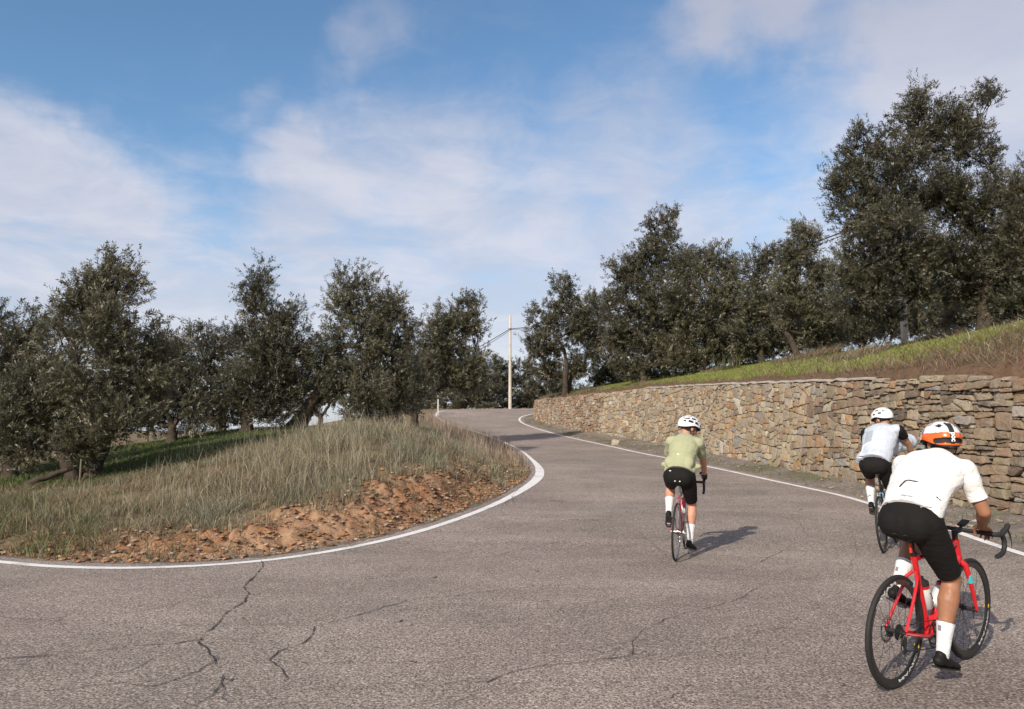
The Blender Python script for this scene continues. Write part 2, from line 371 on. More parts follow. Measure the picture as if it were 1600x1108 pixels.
# matched stations on both edges of the asphalt so the ruled surface does not fold
keyL = [(-60, 15.5), (-26, 13.2), (-9.6, 10.7), (-4.25, 8.77), (-1.42, 11.5), (.29, 17.8), (.80, 22.5), (.38, 31), (-1.23, 42.4), (-3.9, 52), (-5.9, 64.2), (-2.2, 68.3), (20, 70)]
keyR = [(-60, 4), (-34, 1), (-10, -4.6), (3.5, -1.5), (6.35, 9.9), (6.93, 16.8), (6.52, 19.7), (4.94, 30), (3.33, 40.2), (1.27, 51), (.55, 57), (.85, 59.7), (22, 65)]
EL = resample(offset(LINE_L, .26), 1600); ER = resample(offset(LINE_R, -.30), 1600)
def kidx(E, K): return [int(np.argmin(np.hypot(E[:, 0]-k[0], E[:, 1]-k[1]))) for k in K]
tl = np.interp(np.linspace(0, 12, 1201), range(13), kidx(EL, keyL)); tr = np.interp(np.linspace(0, 12, 1201), range(13), kidx(ER, keyR))
A_ = np.stack([np.interp(tl, range(1600), EL[:, k]) for k in (0, 1)], 1); B_ = np.stack([np.interp(tr, range(1600), ER[:, k]) for k in (0, 1)], 1)
cs = np.linspace(0, 1, 41); PR = A_[:, None]*(1-cs[None, :, None])+B_[:, None]*cs[None, :, None]
edge_j = (vnoise(np.arange(1201)*.35, 0.0)-.5)*.10; PR[:, 0] += (PR[:, 0]-PR[:, 1])/np.linalg.norm(PR[:, 0]-PR[:, 1], axis=1)[:, None]*edge_j[:, None]
def zroad(x, y): return zr(y)
VR = np.concatenate([PR, zroad(PR[..., 0], PR[..., 1])[..., None]], -1).reshape(-1, 3)
ii = (np.arange(1200)[:, None]*41+np.arange(40)[None, :]).ravel()
def asphalt():
    m = bpy.data.materials.new('asphalt'); m.use_nodes = True; N = NT(m.node_tree)
    o = N.n('ShaderNodeOutputMaterial'); b = N.n('ShaderNodeBsdfPrincipled'); N.l(b.outputs[0], o.inputs[0])
    t = N.n('ShaderNodeTexCoord').outputs['Object']
    sp = N.noise(t, 60, 3, .8); fine = N.noise(t, 150, 2, .7)
    vo = N.n('ShaderNodeTexVoronoi'); N.l(t, vo.inputs['Vector']); vo.inputs['Scale'].default_value = 58
    big = N.noise(t, .35, 5, .6, .4); mid = N.noise(t, 2.2, 5, .65)
    base = N.ramp(sp, [(.36, (.035, .028, .026)), (.45, (.13, .108, .098)), (.53, (.33, .295, .27)), (.60, (.64, .59, .545)), (.72, (.85, .82, .78))])
    vc = N.n('ShaderNodeSeparateColor'); N.l(vo.outputs['Color'], vc.inputs[0])
    base = N.mix(.40, base, N.ramp(vc.outputs[0], [(0, (.05, .042, .04)), (.5, (.24, .21, .195)), (.85, (.42, .38, .35)), (1, (.70, .66, .62))]))
    f = N.math('MULTIPLY', N.mr(big, .3, .7, .80, 1.16, False), N.mr(mid, .3, .7, .93, 1.07, False))
    nd = N.n('ShaderNodeMix'); nd.data_type = 'RGBA'; nd.blend_type = 'MULTIPLY'; nd.inputs[0].default_value = 1; N.l(base, nd.inputs[6]); N.l(f, nd.inputs[7])
    tint = N.mix(N.mr(N.noise(t, .16, 3, .5), .42, .6), (1.02, .945, .86), (1.05, .935, .86))
    c = N.mix(1, nd.outputs[2], tint, 'MULTIPLY')
    # faint curved tyre polish and dark wandering hairlines
    vs_ = N.n('ShaderNodeMapping'); N.l(t, vs_.inputs[0]); vs_.inputs['Rotation'].default_value = (0, 0, .5); vs_.inputs['Scale'].default_value = (.4, 1.1, 1)
    trk = N.mr(N.noise(vs_.outputs[0], .8, 3, .5, 1.2), .40, .62, .91, 1.05); nd2 = N.n('ShaderNodeMix'); nd2.data_type = 'RGBA'; nd2.blend_type = 'MULTIPLY'; nd2.inputs[0].default_value = 1; N.l(c, nd2.inputs[6]); N.l(trk, nd2.inputs[7]); c = nd2.outputs[2]
    hl = N.n('ShaderNodeTexVoronoi'); hl.feature = 'DISTANCE_TO_EDGE'; N.l(N.vmath('ADD', t, N.vmath('SCALE', N.noise(t, 1.6, 4, .6, 0, out=1))), hl.inputs['Vector']); hl.inputs['Scale'].default_value = .55
    hk = N.math('MULTIPLY', N.mr(hl.outputs['Distance'], .008, .001), N.mr(N.noise(t, .5, 3, .6), .50, .60)); c = N.mix(N.math('MULTIPLY', hk, .55), c, (.06, .047, .04))
    # dark scattered pits and dark bitumen streaks
    pit = N.mr(N.noise(t, 7.5, 6, .72), .70, .76); c = N.mix(N.math('MULTIPLY', pit, .55), c, (.035, .028, .026))
    N.l(c, b.inputs['Base Color']); b.inputs['Roughness'].default_value = .88; b.inputs['Specular IOR Level'].default_value = .3
    bp = N.n('ShaderNodeBump'); bp.inputs['Strength'].default_value = .65; bp.inputs['Distance'].default_value = .012
    N.l(N.math('ADD', sp, N.math('MULTIPLY', vc.outputs[0], .35)), bp.inputs['Height']); N.l(bp.outputs[0], b.inputs['Normal'])
    return m
m_asph = asphalt()
road = link('road', mesh_quads('road', VR, np.stack([ii, ii+1, ii+42, ii+41], 1)), m_asph); tag(road, kind='structure')
# painted edge lines: sheets 4 mm above the asphalt, outlines worn by noise
def line_mat():
    m = bpy.data.materials.new('road_paint'); m.use_nodes = True; N = NT(m.node_tree)
    o = N.n('ShaderNodeOutputMaterial'); b = N.n('ShaderNodeBsdfPrincipled'); N.l(b.outputs[0], o.inputs[0])
    t = N.n('ShaderNodeTexCoord').outputs['Object']
    wear = N.mr(N.math('ADD', N.math('MULTIPLY', N.noise(t, 40, 3, .75), .75), N.math('MULTIPLY', N.noise(t, 2.2, 5, .65), .6)), .68, .84)
    N.l(N.mix(N.math('MULTIPLY', wear, .62), (.80, .77, .74), (.22, .19, .18)), b.inputs['Base Color']); b.inputs['Roughness'].default_value = .7
    bp = N.n('ShaderNodeBump'); bp.inputs['Strength'].default_value = .4; bp.inputs['Distance'].default_value = .008; N.l(N.noise(t, 62, 3, .75), bp.inputs['Height']); N.l(bp.outputs[0], b.inputs['Normal'])
    return m
m_line = line_mat()
def edge_line(L, wf, name, off=0):
    L = resample(L, 2600); w = wf(L[:, 0], L[:, 1])*(1+.07*(vnoise(np.arange(2600)*.21, 3.0)-.5)); a = offset(L, off); T = np.gradient(a, axis=0); T /= np.hypot(T[:, 0], T[:, 1])[:, None]
    Nn = np.stack([-T[:, 1], T[:, 0]], 1); r = np.array([a+Nn*w[:, None]*k for k in (-.5, 0, .5)]).transpose(1, 0, 2)
    Vv = np.concatenate([r, zr(r[..., 1])[..., None]+.005], -1).reshape(-1, 3); i0 = (np.arange(2599)[:, None]*3+np.arange(2)[None]).ravel()
    o = link(name, mesh_quads(name, Vv, np.stack([i0, i0+1, i0+4, i0+3], 1)), m_line); tag(o, kind='structure'); return o
edge_line(LINE_L, lambda x, y: .105+.15*np.exp(-((y-20.5)/5)**2)+.03*np.exp(-((y-11)/3)**2), 'edge_line')
edge_line(LINE_R, lambda x, y: .14+0*x, 'edge_line')
# cracks: narrow ribbons of dark filler, traced on the road
m_crack = mat('crack', (.035, .026, .022), .95)
def unproj(u, v):
    r = ray(u, v); Y = 10.0
    Ys = np.linspace(2.5, 66, 5000); f = CAMZ+r[2]*Ys-zr(Ys); k = np.where(f < 0)[0]; Y = Ys[k[0]] if len(k) else 66.
    return np.array((r[0]*Y, Y))
rnd = random.Random(3)
crk = MB()
def crack(px, w0, w1, jit=.02, step=.05):
    P_ = np.array([unproj(*p) for p in px]); s = np.concatenate([[0], np.cumsum(np.hypot(*np.diff(P_, axis=0).T))]); n = max(6, int(s[-1]/step))
    t = np.linspace(0, s[-1], n); X = np.interp(t, s, P_[:, 0]); Yv = np.interp(t, s, P_[:, 1])
    sd_ = rnd.random()*100; X = X+jit*2.2*(fbm(t*5, sd_, 0, 3, .7)-.5)*2; Yv = Yv+jit*2.2*(fbm(t*5, sd_+9, 0, 3, .7)-.5)*2
    L = np.stack([X, Yv], 1); w = np.interp(t, [0, s[-1]], [w0, w1])*(.15+1.15*vnoise(t*13, sd_)**1.4)*1.1
    T = np.gradient(L, axis=0); T /= np.hypot(T[:, 0], T[:, 1])[:, None]+1e-9; Nn = np.stack([-T[:, 1], T[:, 0]], 1)
    a = L+Nn*w[:, None]/2; c = L-Nn*w[:, None]/2; Vv = [(p[0], p[1], float(zr(p[1]))+.007) for q in zip(a, c) for p in q]
    crk.add(Vv, [(2*i, 2*i+1, 2*i+3, 2*i+2) for i in range(n-1)])
crack([(410, 877), (408, 890), (397, 903), (382, 917), (388, 931), (385, 940), (357, 956), (338, 975), (318, 992), (313, 1003)], .016, .014, .016, .03)
crack([(313, 1003), (318, 1016), (330, 1026), (338, 1040)], .02, .008)
crack([(313, 1000), (270, 1007), (200, 1012), (120, 1020), (60, 1028), (0, 1032)], .013, .012)
crack([(800, 921), (740, 927), (690, 933), (640, 938), (600, 950), (560, 962), (520, 973), (496, 979)], .008, .014)
crack([(496, 979), (488, 992), (470, 1010), (440, 1018), (420, 1032), (432, 1044), (450, 1060)], .016, .010)
crack([(496, 978), (450, 976), (390, 977), (376, 965)], .006, .006)
crack([(338, 1030), (310, 1050), (270, 1064), (235, 1075), (200, 1072)], .010, .008)
crack([(250, 1062), (160, 1072), (60, 1080), (0, 1092)], .006, .006)
crack([(360, 1062), (340, 1085), (300, 1104), (270, 1115)], .010, .008)
crack([(985, 1025), (960, 1030), (900, 1037), (850, 1041), (800, 1052), (760, 1068)], .010, .008)
crack([(985, 1025), (988, 1005), (1000, 985), (1040, 968), (1100, 952), (1150, 940), (1180, 920)], .006, .007)
crack([(800, 793), (850, 797), (900, 806), (945, 818), (985, 820)], .006, .010); crack([(830, 806), (860, 810), (905, 810)], .010, .006)
crack([(800, 920), (850, 917), (920, 912), (1000, 903)], .006, .005)
crack([(1110, 897), (1160, 892), (1210, 868), (1240, 850), (1262, 840), (1252, 820), (1230, 810)], .006, .006)
crack([(985, 832), (1020, 850), (1042, 868)], .006, .007); crack([(848, 853), (800, 862), (770, 872)], .010, .006); crack([(880, 846), (850, 852)], .012, .008)
crack([(870, 700), (900, 707), (930, 716), (960, 722), (1000, 728)], .012, .01)
crack([(540, 855), (600, 900), (680, 905), (760, 900), (820, 885)], .004, .004)
crack([(1120, 1000), (1200, 985), (1300, 975), (1345, 968)], .005, .005)
crack([(1000, 1108), (1060, 1085), (1150, 1075), (1250, 1085)], .004, .004)
crack([(700, 1108), (760, 1075), (880, 1065), (960, 1075)], .005, .004)
crack([(1290, 800), (1330, 830), (1340, 870), (1310, 900)], .004, .005)
crack([(805, 790), (800, 775), (815, 760), (812, 748)], .010, .006); crack([(760, 795), (785, 790), (805, 775)], .008, .006)
crack([(1120, 765), (1180, 780), (1230, 800), (1240, 812)], .003, .004)
crack([(60, 960), (110, 955), (190, 962), (260, 948), (330, 940)], .004, .005, .02, .03); crack([(240, 1030), (200, 1050), (150, 1056), (90, 1078)], .006, .004, .02, .03)
crack([(432, 1030), (500, 1040), (560, 1032), (640, 1040), (720, 1028)], .004, .005, .02, .03); crack([(545, 1080), (600, 1068), (680, 1072), (760, 1060)], .004, .004, .02, .03)
crack([(600, 985), (660, 975), (740, 985), (830, 975), (900, 985)], .003, .005, .02, .03); crack([(920, 940), (980, 950), (1060, 945), (1130, 955)], .003, .004, .02, .03)
crack([(1150, 905), (1200, 915), (1260, 905), (1320, 915)], .003, .004, .02, .03); crack([(400, 905), (470, 915), (540, 910), (620, 918)], .003, .004, .02, .03); crack([(353, 1108), (352, 1085), (345, 1070), (350, 1055)], .008, .006, .02, .03)
for _ in range(110):
    u = rnd.uniform(30, 1560); v = rnd.uniform(900, 1100) if rnd.random() < .6 else rnd.uniform(790, 960)
    if v < 890 and u < 800: continue
    l = rnd.uniform(4, 26); crack([(u, v), (u+l*.5, v+rnd.uniform(-2, 2)), (u+l, v+rnd.uniform(-3, 3))], .003, rnd.choice([.004, .006, .016]), .01)
tag(crk.build('crack', m_crack, road), label='dark cracks and pits in the road surface')
# ================================================================== stone wall
rs = np.random.default_rng(11)
WS = resample(WALL[WALL[:, 0] < 21], 1200); wl = np.concatenate([[0], np.cumsum(np.hypot(*np.diff(WS, axis=0).T))]); WLEN = wl[-1]
WT = np.gradient(WS, axis=0); WT /= np.hypot(WT[:, 0], WT[:, 1])[:, None]; WN = np.stack([-WT[:, 1], WT[:, 0]], 1)   # normal towards the road
def wpt(s, z, dpt):
    """point on the wall face: s along, z above road, dpt towards the road"""
    s = np.asarray(s, float); x = np.interp(s, wl, WS[:, 0]); y = np.interp(s, wl, WS[:, 1]); n0 = np.interp(s, wl, WN[:, 0]); n1 = np.interp(s, wl, WN[:, 1])
    k = dpt-.10*z+.06; return np.stack([x+n0*k, y+n1*k, zr(y)+z], -1)
def hgt(s):
    y = np.interp(s, wl, WS[:, 1]); return wall_top(y)-zr(y)
sY = lambda Y: float(np.interp(Y, WS[:700, 1], wl[:700]))
s_c = sY(17.6); s_a = sY(42.5)                  # section limits
def dens(s):                                      # (half width, half height) of a stone
    a = ss(s_c+2.6, s_c-2.2, s); b = ss(s_a-2, s_a+2, s)
    return .21+.06*a-.03*b, .150-.045*a-.025*b
pal_tidy = [((.40, .30, .19), 11), ((.36, .29, .20), 8), ((.44, .355, .245), 7), ((.42, .25, .12), 2.6), ((.33, .215, .13), 3), ((.29, .275, .24), 2), ((.50, .44, .35), 2.2), ((.27, .20, .14), 3), ((.37, .32, .25), 3)]
pal_dry = [((.27, .19, .125), 8), ((.30, .225, .15), 7), ((.35, .275, .195), 4), ((.17, .125, .09), 5), ((.31, .20, .12), 3), ((.36, .32, .27), 2)]
pal_rub = [((.34, .235, .15), 8), ((.30, .24, .18), 5), ((.38, .30, .22), 5), ((.33, .18, .10), 4), ((.24, .16, .11), 4), ((.42, .37, .30), 2)]
def pick(p): w = np.array([q[1] for q in p], float); return np.array(p[rs.choice(len(p), p=w/w.sum())][0])
class Acc:
    def __init__(s): s.V = []; s.F = []; s.C = []
secs = {k: Acc() for k in 'abc'}
def clip(poly, nx_, nz_, dd):
    o = []; n = len(poly)
    for i in range(n):
        p, q = poly[i], poly[(i+1) % n]; dp = p[0]*nx_+p[1]*nz_-dd; dq = q[0]*nx_+q[1]*nz_-dd
        if dp <= 0: o.append(p)
        if dp*dq < 0: t = dp/(dp-dq); o.append((p[0]+(q[0]-p[0])*t, p[1]+(q[1]-p[1])*t))
    return o
polys = []
def split(poly, depth):
    s0 = float(np.mean([p[0] for p in poly])); a, b = dens(s0); asp = a/b*{True: 1.0, False: 1.05}[s0 > s_c]
    Q = np.array([(p[0], p[1]*asp) for p in poly]); ar = .5*abs(np.dot(Q[:, 0], np.roll(Q[:, 1], 1))-np.dot(Q[:, 1], np.roll(Q[:, 0], 1)))
    A0 = (2*a)**2*.92
    c = Q.mean(0); cv = np.cov((Q-c).T)+1e-6*np.eye(2); w, v = np.linalg.eigh(cv); el = math.sqrt(w[1]/w[0])
    if depth > 14 or ar < A0*(.30+1.35*rs.random()**1.5) and el < 2.3: polys.append((s0, poly)); return
    an = math.atan2(v[1, 1], v[0, 1])
    if rs.random() < .72: an = round(an/(math.pi/2))*(math.pi/2)
    an += rs.normal()*(.17 if s0 > s_c else .13); ar_n = (math.cos(an), math.sin(an)); off = rs.normal()*.16*math.sqrt(w[1])*1.7
    dd = c@np.array(ar_n)+off
    q1 = clip([tuple(q) for q in Q], ar_n[0], ar_n[1], dd); q2 = clip([tuple(q) for q in Q], -ar_n[0], -ar_n[1], -dd)
    for q in (q1, q2):
        if len(q) >= 3: split([(p[0], p[1]/asp) for p in q], depth+1)
x0 = 0
while x0 < WLEN:
    x1 = min(x0+1.6+rs.random()*1.4, WLEN); split([(x0, -.3), (x1, -.3), (x1, 2.9), (x0, 2.9)], 0); x0 = x1
for s0, poly in polys:
    h = float(hgt(s0)); z0 = float(np.mean([p[1] for p in poly])); P_ = poly
    if min(p[1] for p in poly) > h-.05: continue
    top_j = .0 if s_c < s0 < s_a else .10*(rs.random()-.3)
    P_ = [(p[0], min(max(p[1], -.35), h+top_j)) for p in P_]
    ctr = np.mean(P_, axis=0); P_ = np.array(P_)
    ar = .5*abs(np.dot(P_[:, 0], np.roll(P_[:, 1], 1))-np.dot(P_[:, 1], np.roll(P_[:, 0], 1)))
    if ar < .004: continue
    sec = 'a' if s0 > s_a else ('b' if s0 > s_c+(.5*math.sin(z0*4)) else 'c')
    gap = {'a': .012, 'b': .008, 'c': .010}[sec]*(.5+rs.random())
    # subdivide edges, jitter, round corners
    Q_ = []
    # knock the corners off and bow the joints a little
    cut = .10+.16*rs.random(); PP = []
    for i in range(len(P_)):
        a_, b_, c_ = P_[i-1], P_[i], P_[(i+1) % len(P_)]; PP += [b_+(a_-b_)*cut*rs.random(), b_+(c_-b_)*cut*rs.random()]
    P_ = np.array(PP); n = len(P_)
    for i in range(n):
        p, q = P_[i], P_[(i+1) % n]; m = max(1, int(np.hypot(*(q-p))/.09))
        for j in range(m): Q_.append(p+(q-p)*j/m)
    Q_ = np.array(Q_); Q_ = .13*np.roll(Q_, 1, 0)+.74*Q_+.13*np.roll(Q_, -1, 0)
    dv = Q_-ctr; L_ = np.hypot(dv[:, 0], dv[:, 1])[:, None]+1e-6; Q_ = ctr+dv*np.clip(1-gap/L_, .3, 1)
    Q_ += (rs.random(Q_.shape)-.5)*.018
    n = len(Q_)
    pro = {'a': .08, 'b': .035, 'c': .085}[sec]*(rs.random()-.35); tilt = (rs.random(2)-.5)*{'a': .35, 'b': .16, 'c': .26}[sec]
    A = secs[sec]; o = sum(len(v) for v in A.V); ps = sec if not abs(s0-s_c) < 3 or rs.random() > .45 else ('b' if sec == 'c' else 'c'); c0 = pick({'a': pal_rub, 'b': pal_tidy, 'c': pal_dry}[ps])*(.78+.42*rs.random()); c0 = c0*(1+(rs.random(3)-.5)*.07)
    rings = [(1.0, -.16), (1.0, -.012), (.955, .002), (.74, .006), (.38, .008)]
    for f, dp in rings:
        R2 = ctr+(Q_-ctr)*f; dep = dp+pro+(R2-ctr)@tilt+(rs.random(n)-.5)*(.020 if f < 1 else .012) if dp > -.1 else np.full(n, dp-.05)
        A.V.append(wpt(R2[:, 0], R2[:, 1], dep))
    A.V.append(wpt(np.array([ctr[0]]), np.array([ctr[1]]), np.array([.010+pro])))
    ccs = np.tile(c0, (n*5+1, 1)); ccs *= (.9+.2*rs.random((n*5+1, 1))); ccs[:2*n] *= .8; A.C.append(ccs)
    for r in range(4):
        for i in range(n): j = (i+1) % n; A.F.append((o+r*n+i, o+r*n+j, o+(r+1)*n+j, o+(r+1)*n+i))
    for i in range(n): A.F.append((o+4*n+i, o+4*n+(i+1) % n, o+5*n))
def stone_mat():
    m = bpy.data.materials.new('field_stone'); m.use_nodes = True; N = NT(m.node_tree)
    o = N.n('ShaderNodeOutputMaterial'); b = N.n('ShaderNodeBsdfPrincipled'); N.l(b.outputs[0], o.inputs[0])
    t = N.n('ShaderNodeTexCoord').outputs['Object']; a = N.n('ShaderNodeAttribute'); a.attribute_name = 'col'
    f1 = N.noise(t, 5, 6, .65, .3); f2 = N.noise(t, 24, 5, .7)
    c = N.mix(N.mr(f1, .42, .7), a.outputs['Color'], N.mix(.55, a.outputs['Color'], (.34, .31, .26)))
    c = N.mix(N.mr(f2, .58, .72), c, N.mix(.6, c, (.10, .075, .05)))
    c = N.mix(N.math('MULTIPLY', N.mr(N.noise(t, 2.1, 5, .7), .60, .72), .5), c, (.16, .12, .08))
    N.l(c, b.inputs['Base Color']); b.inputs['Roughness'].default_value = .92; b.inputs['Specular IOR Level'].default_value = .2
    bp = N.n('ShaderNodeBump'); bp.inputs['Strength'].default_value = .8; bp.inputs['Distance'].default_value = .03; N.l(N.math('ADD', f2, f1), bp.inputs['Height']); N.l(bp.outputs[0], b.inputs['Normal'])
    return m
m_stone = stone_mat(); m_mortar = mat('wall_core', (.10, .072, .05), .97, var=.4, vs=7, bump=1, bs=14, spec=.1)
wall = empty('stone_wall', (9, 16, 0)); tag(wall, 'long retaining wall of tan and grey field stones along the right side of the road', 'wall')
for k, nm, lb in (('a', 'stone_section', 'reddish rubble end of the wall at the far bend'), ('b', 'stone_section', 'neatly fitted tan and orange stones'), ('c', 'stone_section', 'rough dark layered dry stones near the camera')):
    A = secs[k]; Vw = np.concatenate(A.V)-np.array((9, 16, 0)); me = mesh_faces(nm, Vw, A.F, smooth=True, col=np.concatenate(A.C))
    bm = bmesh.new(); bm.from_mesh(me); bmesh.ops.recalc_face_normals(bm, faces=bm.faces); bm.to_mesh(me); bm.free(); me.set_sharp_from_angle(angle=R_(32))
    tag(link(nm, me, m_stone, wall), lb)
sg = np.linspace(0, WLEN, 900); fr = np.linspace(0, 1, 26); SG, FR = np.meshgrid(sg, fr, indexing='ij'); ZG = -.3+(hgt(SG)+.27)*FR
inb = (SG > s_c) & (SG < s_a)
dep = np.where(inb, -.035, -.085)+.05*(fbm(SG*3, ZG*4)-.5); Vc = wpt(SG.ravel(), ZG.ravel(), dep.ravel())
back = wpt(sg, hgt(sg)-.03, np.full(900, -.55)); i0 = (np.arange(899)[:, None]*26+np.arange(25)[None]).ravel()
Fc = [tuple(q) for q in np.stack([i0, i0+26, i0+27, i0+1], 1)]+[(i*26+25, (i+1)*26+25, 900*26+i+1, 900*26+i) for i in range(899)]
link('mortar_core', mesh_faces('mortar_core', np.concatenate([Vc, back])-np.array((9, 16, 0)), Fc), m_mortar, wall)
# thin pale mortar coping on the neat section
m_cop = mat('coping', (.40, .35, .29), .95, var=.35, vs=5, bump=.7, bs=25)
sc = np.linspace(s_c-.6, sY(37), 260); V_ = []
for d_, dz_ in ((-.42, .0), (-.42, .045), (-.02, .05), (.03, .03), (.03, -.01)):
    V_.append(wpt(sc, hgt(sc)+dz_+.012+.022*(vnoise(sc*3, dz_)-.5)*2, np.full(260, d_)+.05*(vnoise(sc*2.2, d_*3+5)-.5)))
V_ = np.stack(V_, 1).reshape(-1, 3)-np.array((9, 16, 0)); Fc = [(i*5+k, (i+1)*5+k, (i+1)*5+k+1, i*5+k+1) for i in range(259) for k in range(4)]
link('coping', mesh_faces('coping', V_, Fc), m_cop, wall)
# ================================================================== grass and undergrowth
def blade_mat(name, rough=.7):
    m = bpy.data.materials.new(name); m.use_nodes = True; N = NT(m.node_tree)
    o = N.n('ShaderNodeOutputMaterial'); b = N.n('ShaderNodeBsdfPrincipled'); tr = N.n('ShaderNodeBsdfTranslucent'); mx = N.n('ShaderNodeMixShader'); mx.inputs[0].default_value = .28
    a = N.n('ShaderNodeAttribute'); a.attribute_name = 'col'; N.l(a.outputs['Color'], b.inputs['Base Color']); N.l(a.outputs['Color'], tr.inputs[0])
    b.inputs['Roughness'].default_value = rough; b.inputs['Specular IOR Level'].default_value = .25
    N.l(b.outputs[0], mx.inputs[1]); N.l(tr.outputs[0], mx.inputs[2]); N.l(mx.outputs[0], o.inputs[0]); return m
m_blade = blade_mat('blade')
gr = np.random.default_rng(5)
def blades(name, x, y, h, w, col, lean, label, cat='grass', bend=.5, zoff=-.02, az=None, zbase=None):
    n = len(x); z = (ground_full(x, y)[0] if zbase is None else zbase)+zoff; az = gr.random(n)*2*math.pi if az is None else az; l = lean*(gr.random(n)**.7)*h
    dx_, dy_ = np.cos(az), np.sin(az); px, py = -dy_, dx_; rot = gr.random(n)*math.pi; px, py = np.cos(rot), np.sin(rot)
    b0 = np.stack([x, y, z], 1); md = b0+np.stack([dx_*l*.35, dy_*l*.35, h*.55], 1); tp = b0+np.stack([dx_*l, dy_*l, h*(1-.35*bend*lean*gr.random(n))], 1)
    pv_ = np.stack([px, py, 0*px], 1)*w[:, None]/2
    V = np.stack([b0-pv_, b0+pv_, md+pv_*.8, md-pv_*.8, tp], 1).reshape(-1, 3)
    o = np.arange(n)*5
    loops = np.stack([o, o+1, o+2, o+3, o+3, o+2, o+4], 1).ravel(); st = np.stack([np.arange(n)*7, np.arange(n)*7+4], 1).ravel(); tt = np.tile([4, 3], n)
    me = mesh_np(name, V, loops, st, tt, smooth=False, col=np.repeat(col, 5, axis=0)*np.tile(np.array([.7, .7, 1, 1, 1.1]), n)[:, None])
    return tag(link(name, me, m_blade), label, cat, kind='stuff')
def mixcol(n, cols, w):
    w = np.array(w, float); k = gr.choice(len(cols), n, p=w/w.sum()); c = np.array(cols)[k]; return c*(.7+.6*gr.random((n, 1)))*(1+(gr.random((n, 3))-.5)*.12)
STRAW = (.37, .32, .225); STRAW2 = (.27, .225, .15); OLV = (.155, .165, .075); BRN = (.20, .13, .075); GRN = (.085, .115, .032); GRN2 = (.135, .165, .06); RED = (.24, .12, .065); PALE = (.52, .46, .34)
def dgreen(x, y):
    gi = inpoly(x, y, GREENL); return pdist(x, y, np.vstack([GREENL, GREENL[:1]]))[0]*np.where(gi, 1, -1)
# --- tall dry grass on the mound
N0 = 330000; x = gr.uniform(-12, 1.0, N0); y = 8.8+gr.random(N0)**1.35*32
iL = inpoly(x, y, POLY_L); dl = pdist(x, y, LINE_L)[0]; na = fbm(x*.9, y*.9, 1.0, 4); nb_ = fbm(x*3, y*3, 2.0, 4)
edge = 1.28+(na-.5)*1.8+(nb_-.5)*.9-1.0*ss(13.5, 20, y)+.45*ss(-2.2, -4.5, x)-.9*ss(-5.5, -7.5, x)
clump = fbm(x*2.4, y*2.4, 7.0, 3); dg = dgreen(x, y)
p = ss(edge-.15, edge+.35, dl)*(.05+.95*ss(.42, .58, clump))*(1-.88*ss(-.6, .5, dg))*(.40+.60*ss(-7.5, -4.5, x))*(1-.35*ss(20, 34, y))
k = iL & (gr.random(N0) < p) & (dl > .4); x, y, dl, clump, na = x[k], y[k], dl[k], clump[k], na[k]; n = len(x)
ta = ss(-7.5, -3.5, x); hh = (.12+.19*ta)*(.35+.95*gr.random(n)**1.5)*(.45+1.05*ss(.38, .62, clump))*(1-.5*ss(18, 26, y))*(.55+.45*ss(1.0, 2.6, dl))
far = 1+ss(14, 30, y)*1.2
cc = mixcol(n, [STRAW, STRAW2, OLV, BRN, PALE], [4.6, 4.4, 2.2, 1.6, 1.3])
gy = ss(.45, .7, fbm(x*.7, y*.7, 9.0, 2))[:, None]*.5; cc = cc*(1-gy)+cc.mean(1, keepdims=True)*np.array((.95, 1.02, .72))*gy
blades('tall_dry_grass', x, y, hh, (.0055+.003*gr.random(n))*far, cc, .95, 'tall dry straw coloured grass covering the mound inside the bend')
print('grass', n)
# --- flowering thin stalks standing above the rest
n = 1500; x = gr.uniform(-8, .6, 9000); y = gr.uniform(10, 26, 9000); dl = pdist(x, y, LINE_L)[0]; k = inpoly(x, y, POLY_L) & (dl > 1.5) & (fbm(x*1.3, y*1.3, 4.0, 3) > .5); x, y = x[k][:n], y[k][:n]; n = len(x)
blades('seed_stalks', x, y, gr.uniform(.5, .95, n)*(.5+.5*ss(-7, -4, x)), np.full(n, .006), mixcol(n, [STRAW, PALE, OLV], [3, 2, 1]), .35, 'thin pale seed stalks rising above the dry grass on the mound')
# --- thin pinkish seed heads leaning towards the far bend
N0 = 9000; x = gr.uniform(-6.5, .8, N0); y = gr.uniform(22, 56, N0); dl = pdist(x, y, LINE_L)[0]; k = inpoly(x, y, POLY_L) & (dl > .35) & (dl < 3.0); x, y = x[k], y[k]; n = len(x)
blades('seed_heads', x, y, gr.uniform(.25, .75, n), np.full(n, .012), mixcol(n, [(.40, .29, .24), STRAW, (.33, .24, .19)], [3, 2, 2]), .5, 'thin pinkish seed heads along the inner edge of the far bend')
# --- dead low litter on the left slope, lush weeds at its foot
N0 = 60000; x = gr.uniform(-14, -3, N0); y = gr.uniform(9, 19, N0); dl = pdist(x, y, LINE_L)[0]; cl_ = fbm(x*1.6, y*1.6, 5.0, 4)
k = inpoly(x, y, POLY_L) & (dl > .45) & (gr.random(N0) < (.2+.8*ss(.4, .6, cl_))*(1-ss(-5.4, -3.4, x)*.8)) & (dgreen(x, y) < .3); x, y = x[k], y[k]; n = len(x)
blades('dry_litter', x, y, gr.uniform(.05, .24, n), gr.uniform(.006, .012, n), mixcol(n, [STRAW2, BRN, OLV, RED, STRAW], [3, 3, 2, 1, 1.5]), 1.6, 'low tangled dry stems on the slope below the left olive trees', 'undergrowth')
N0 = 36000; x = gr.uniform(-12, -4.6, N0); y = gr.uniform(9, 15, N0); dl = pdist(x, y, LINE_L)[0]; cl_ = fbm(x*1.2, y*1.2, 15.0, 3)
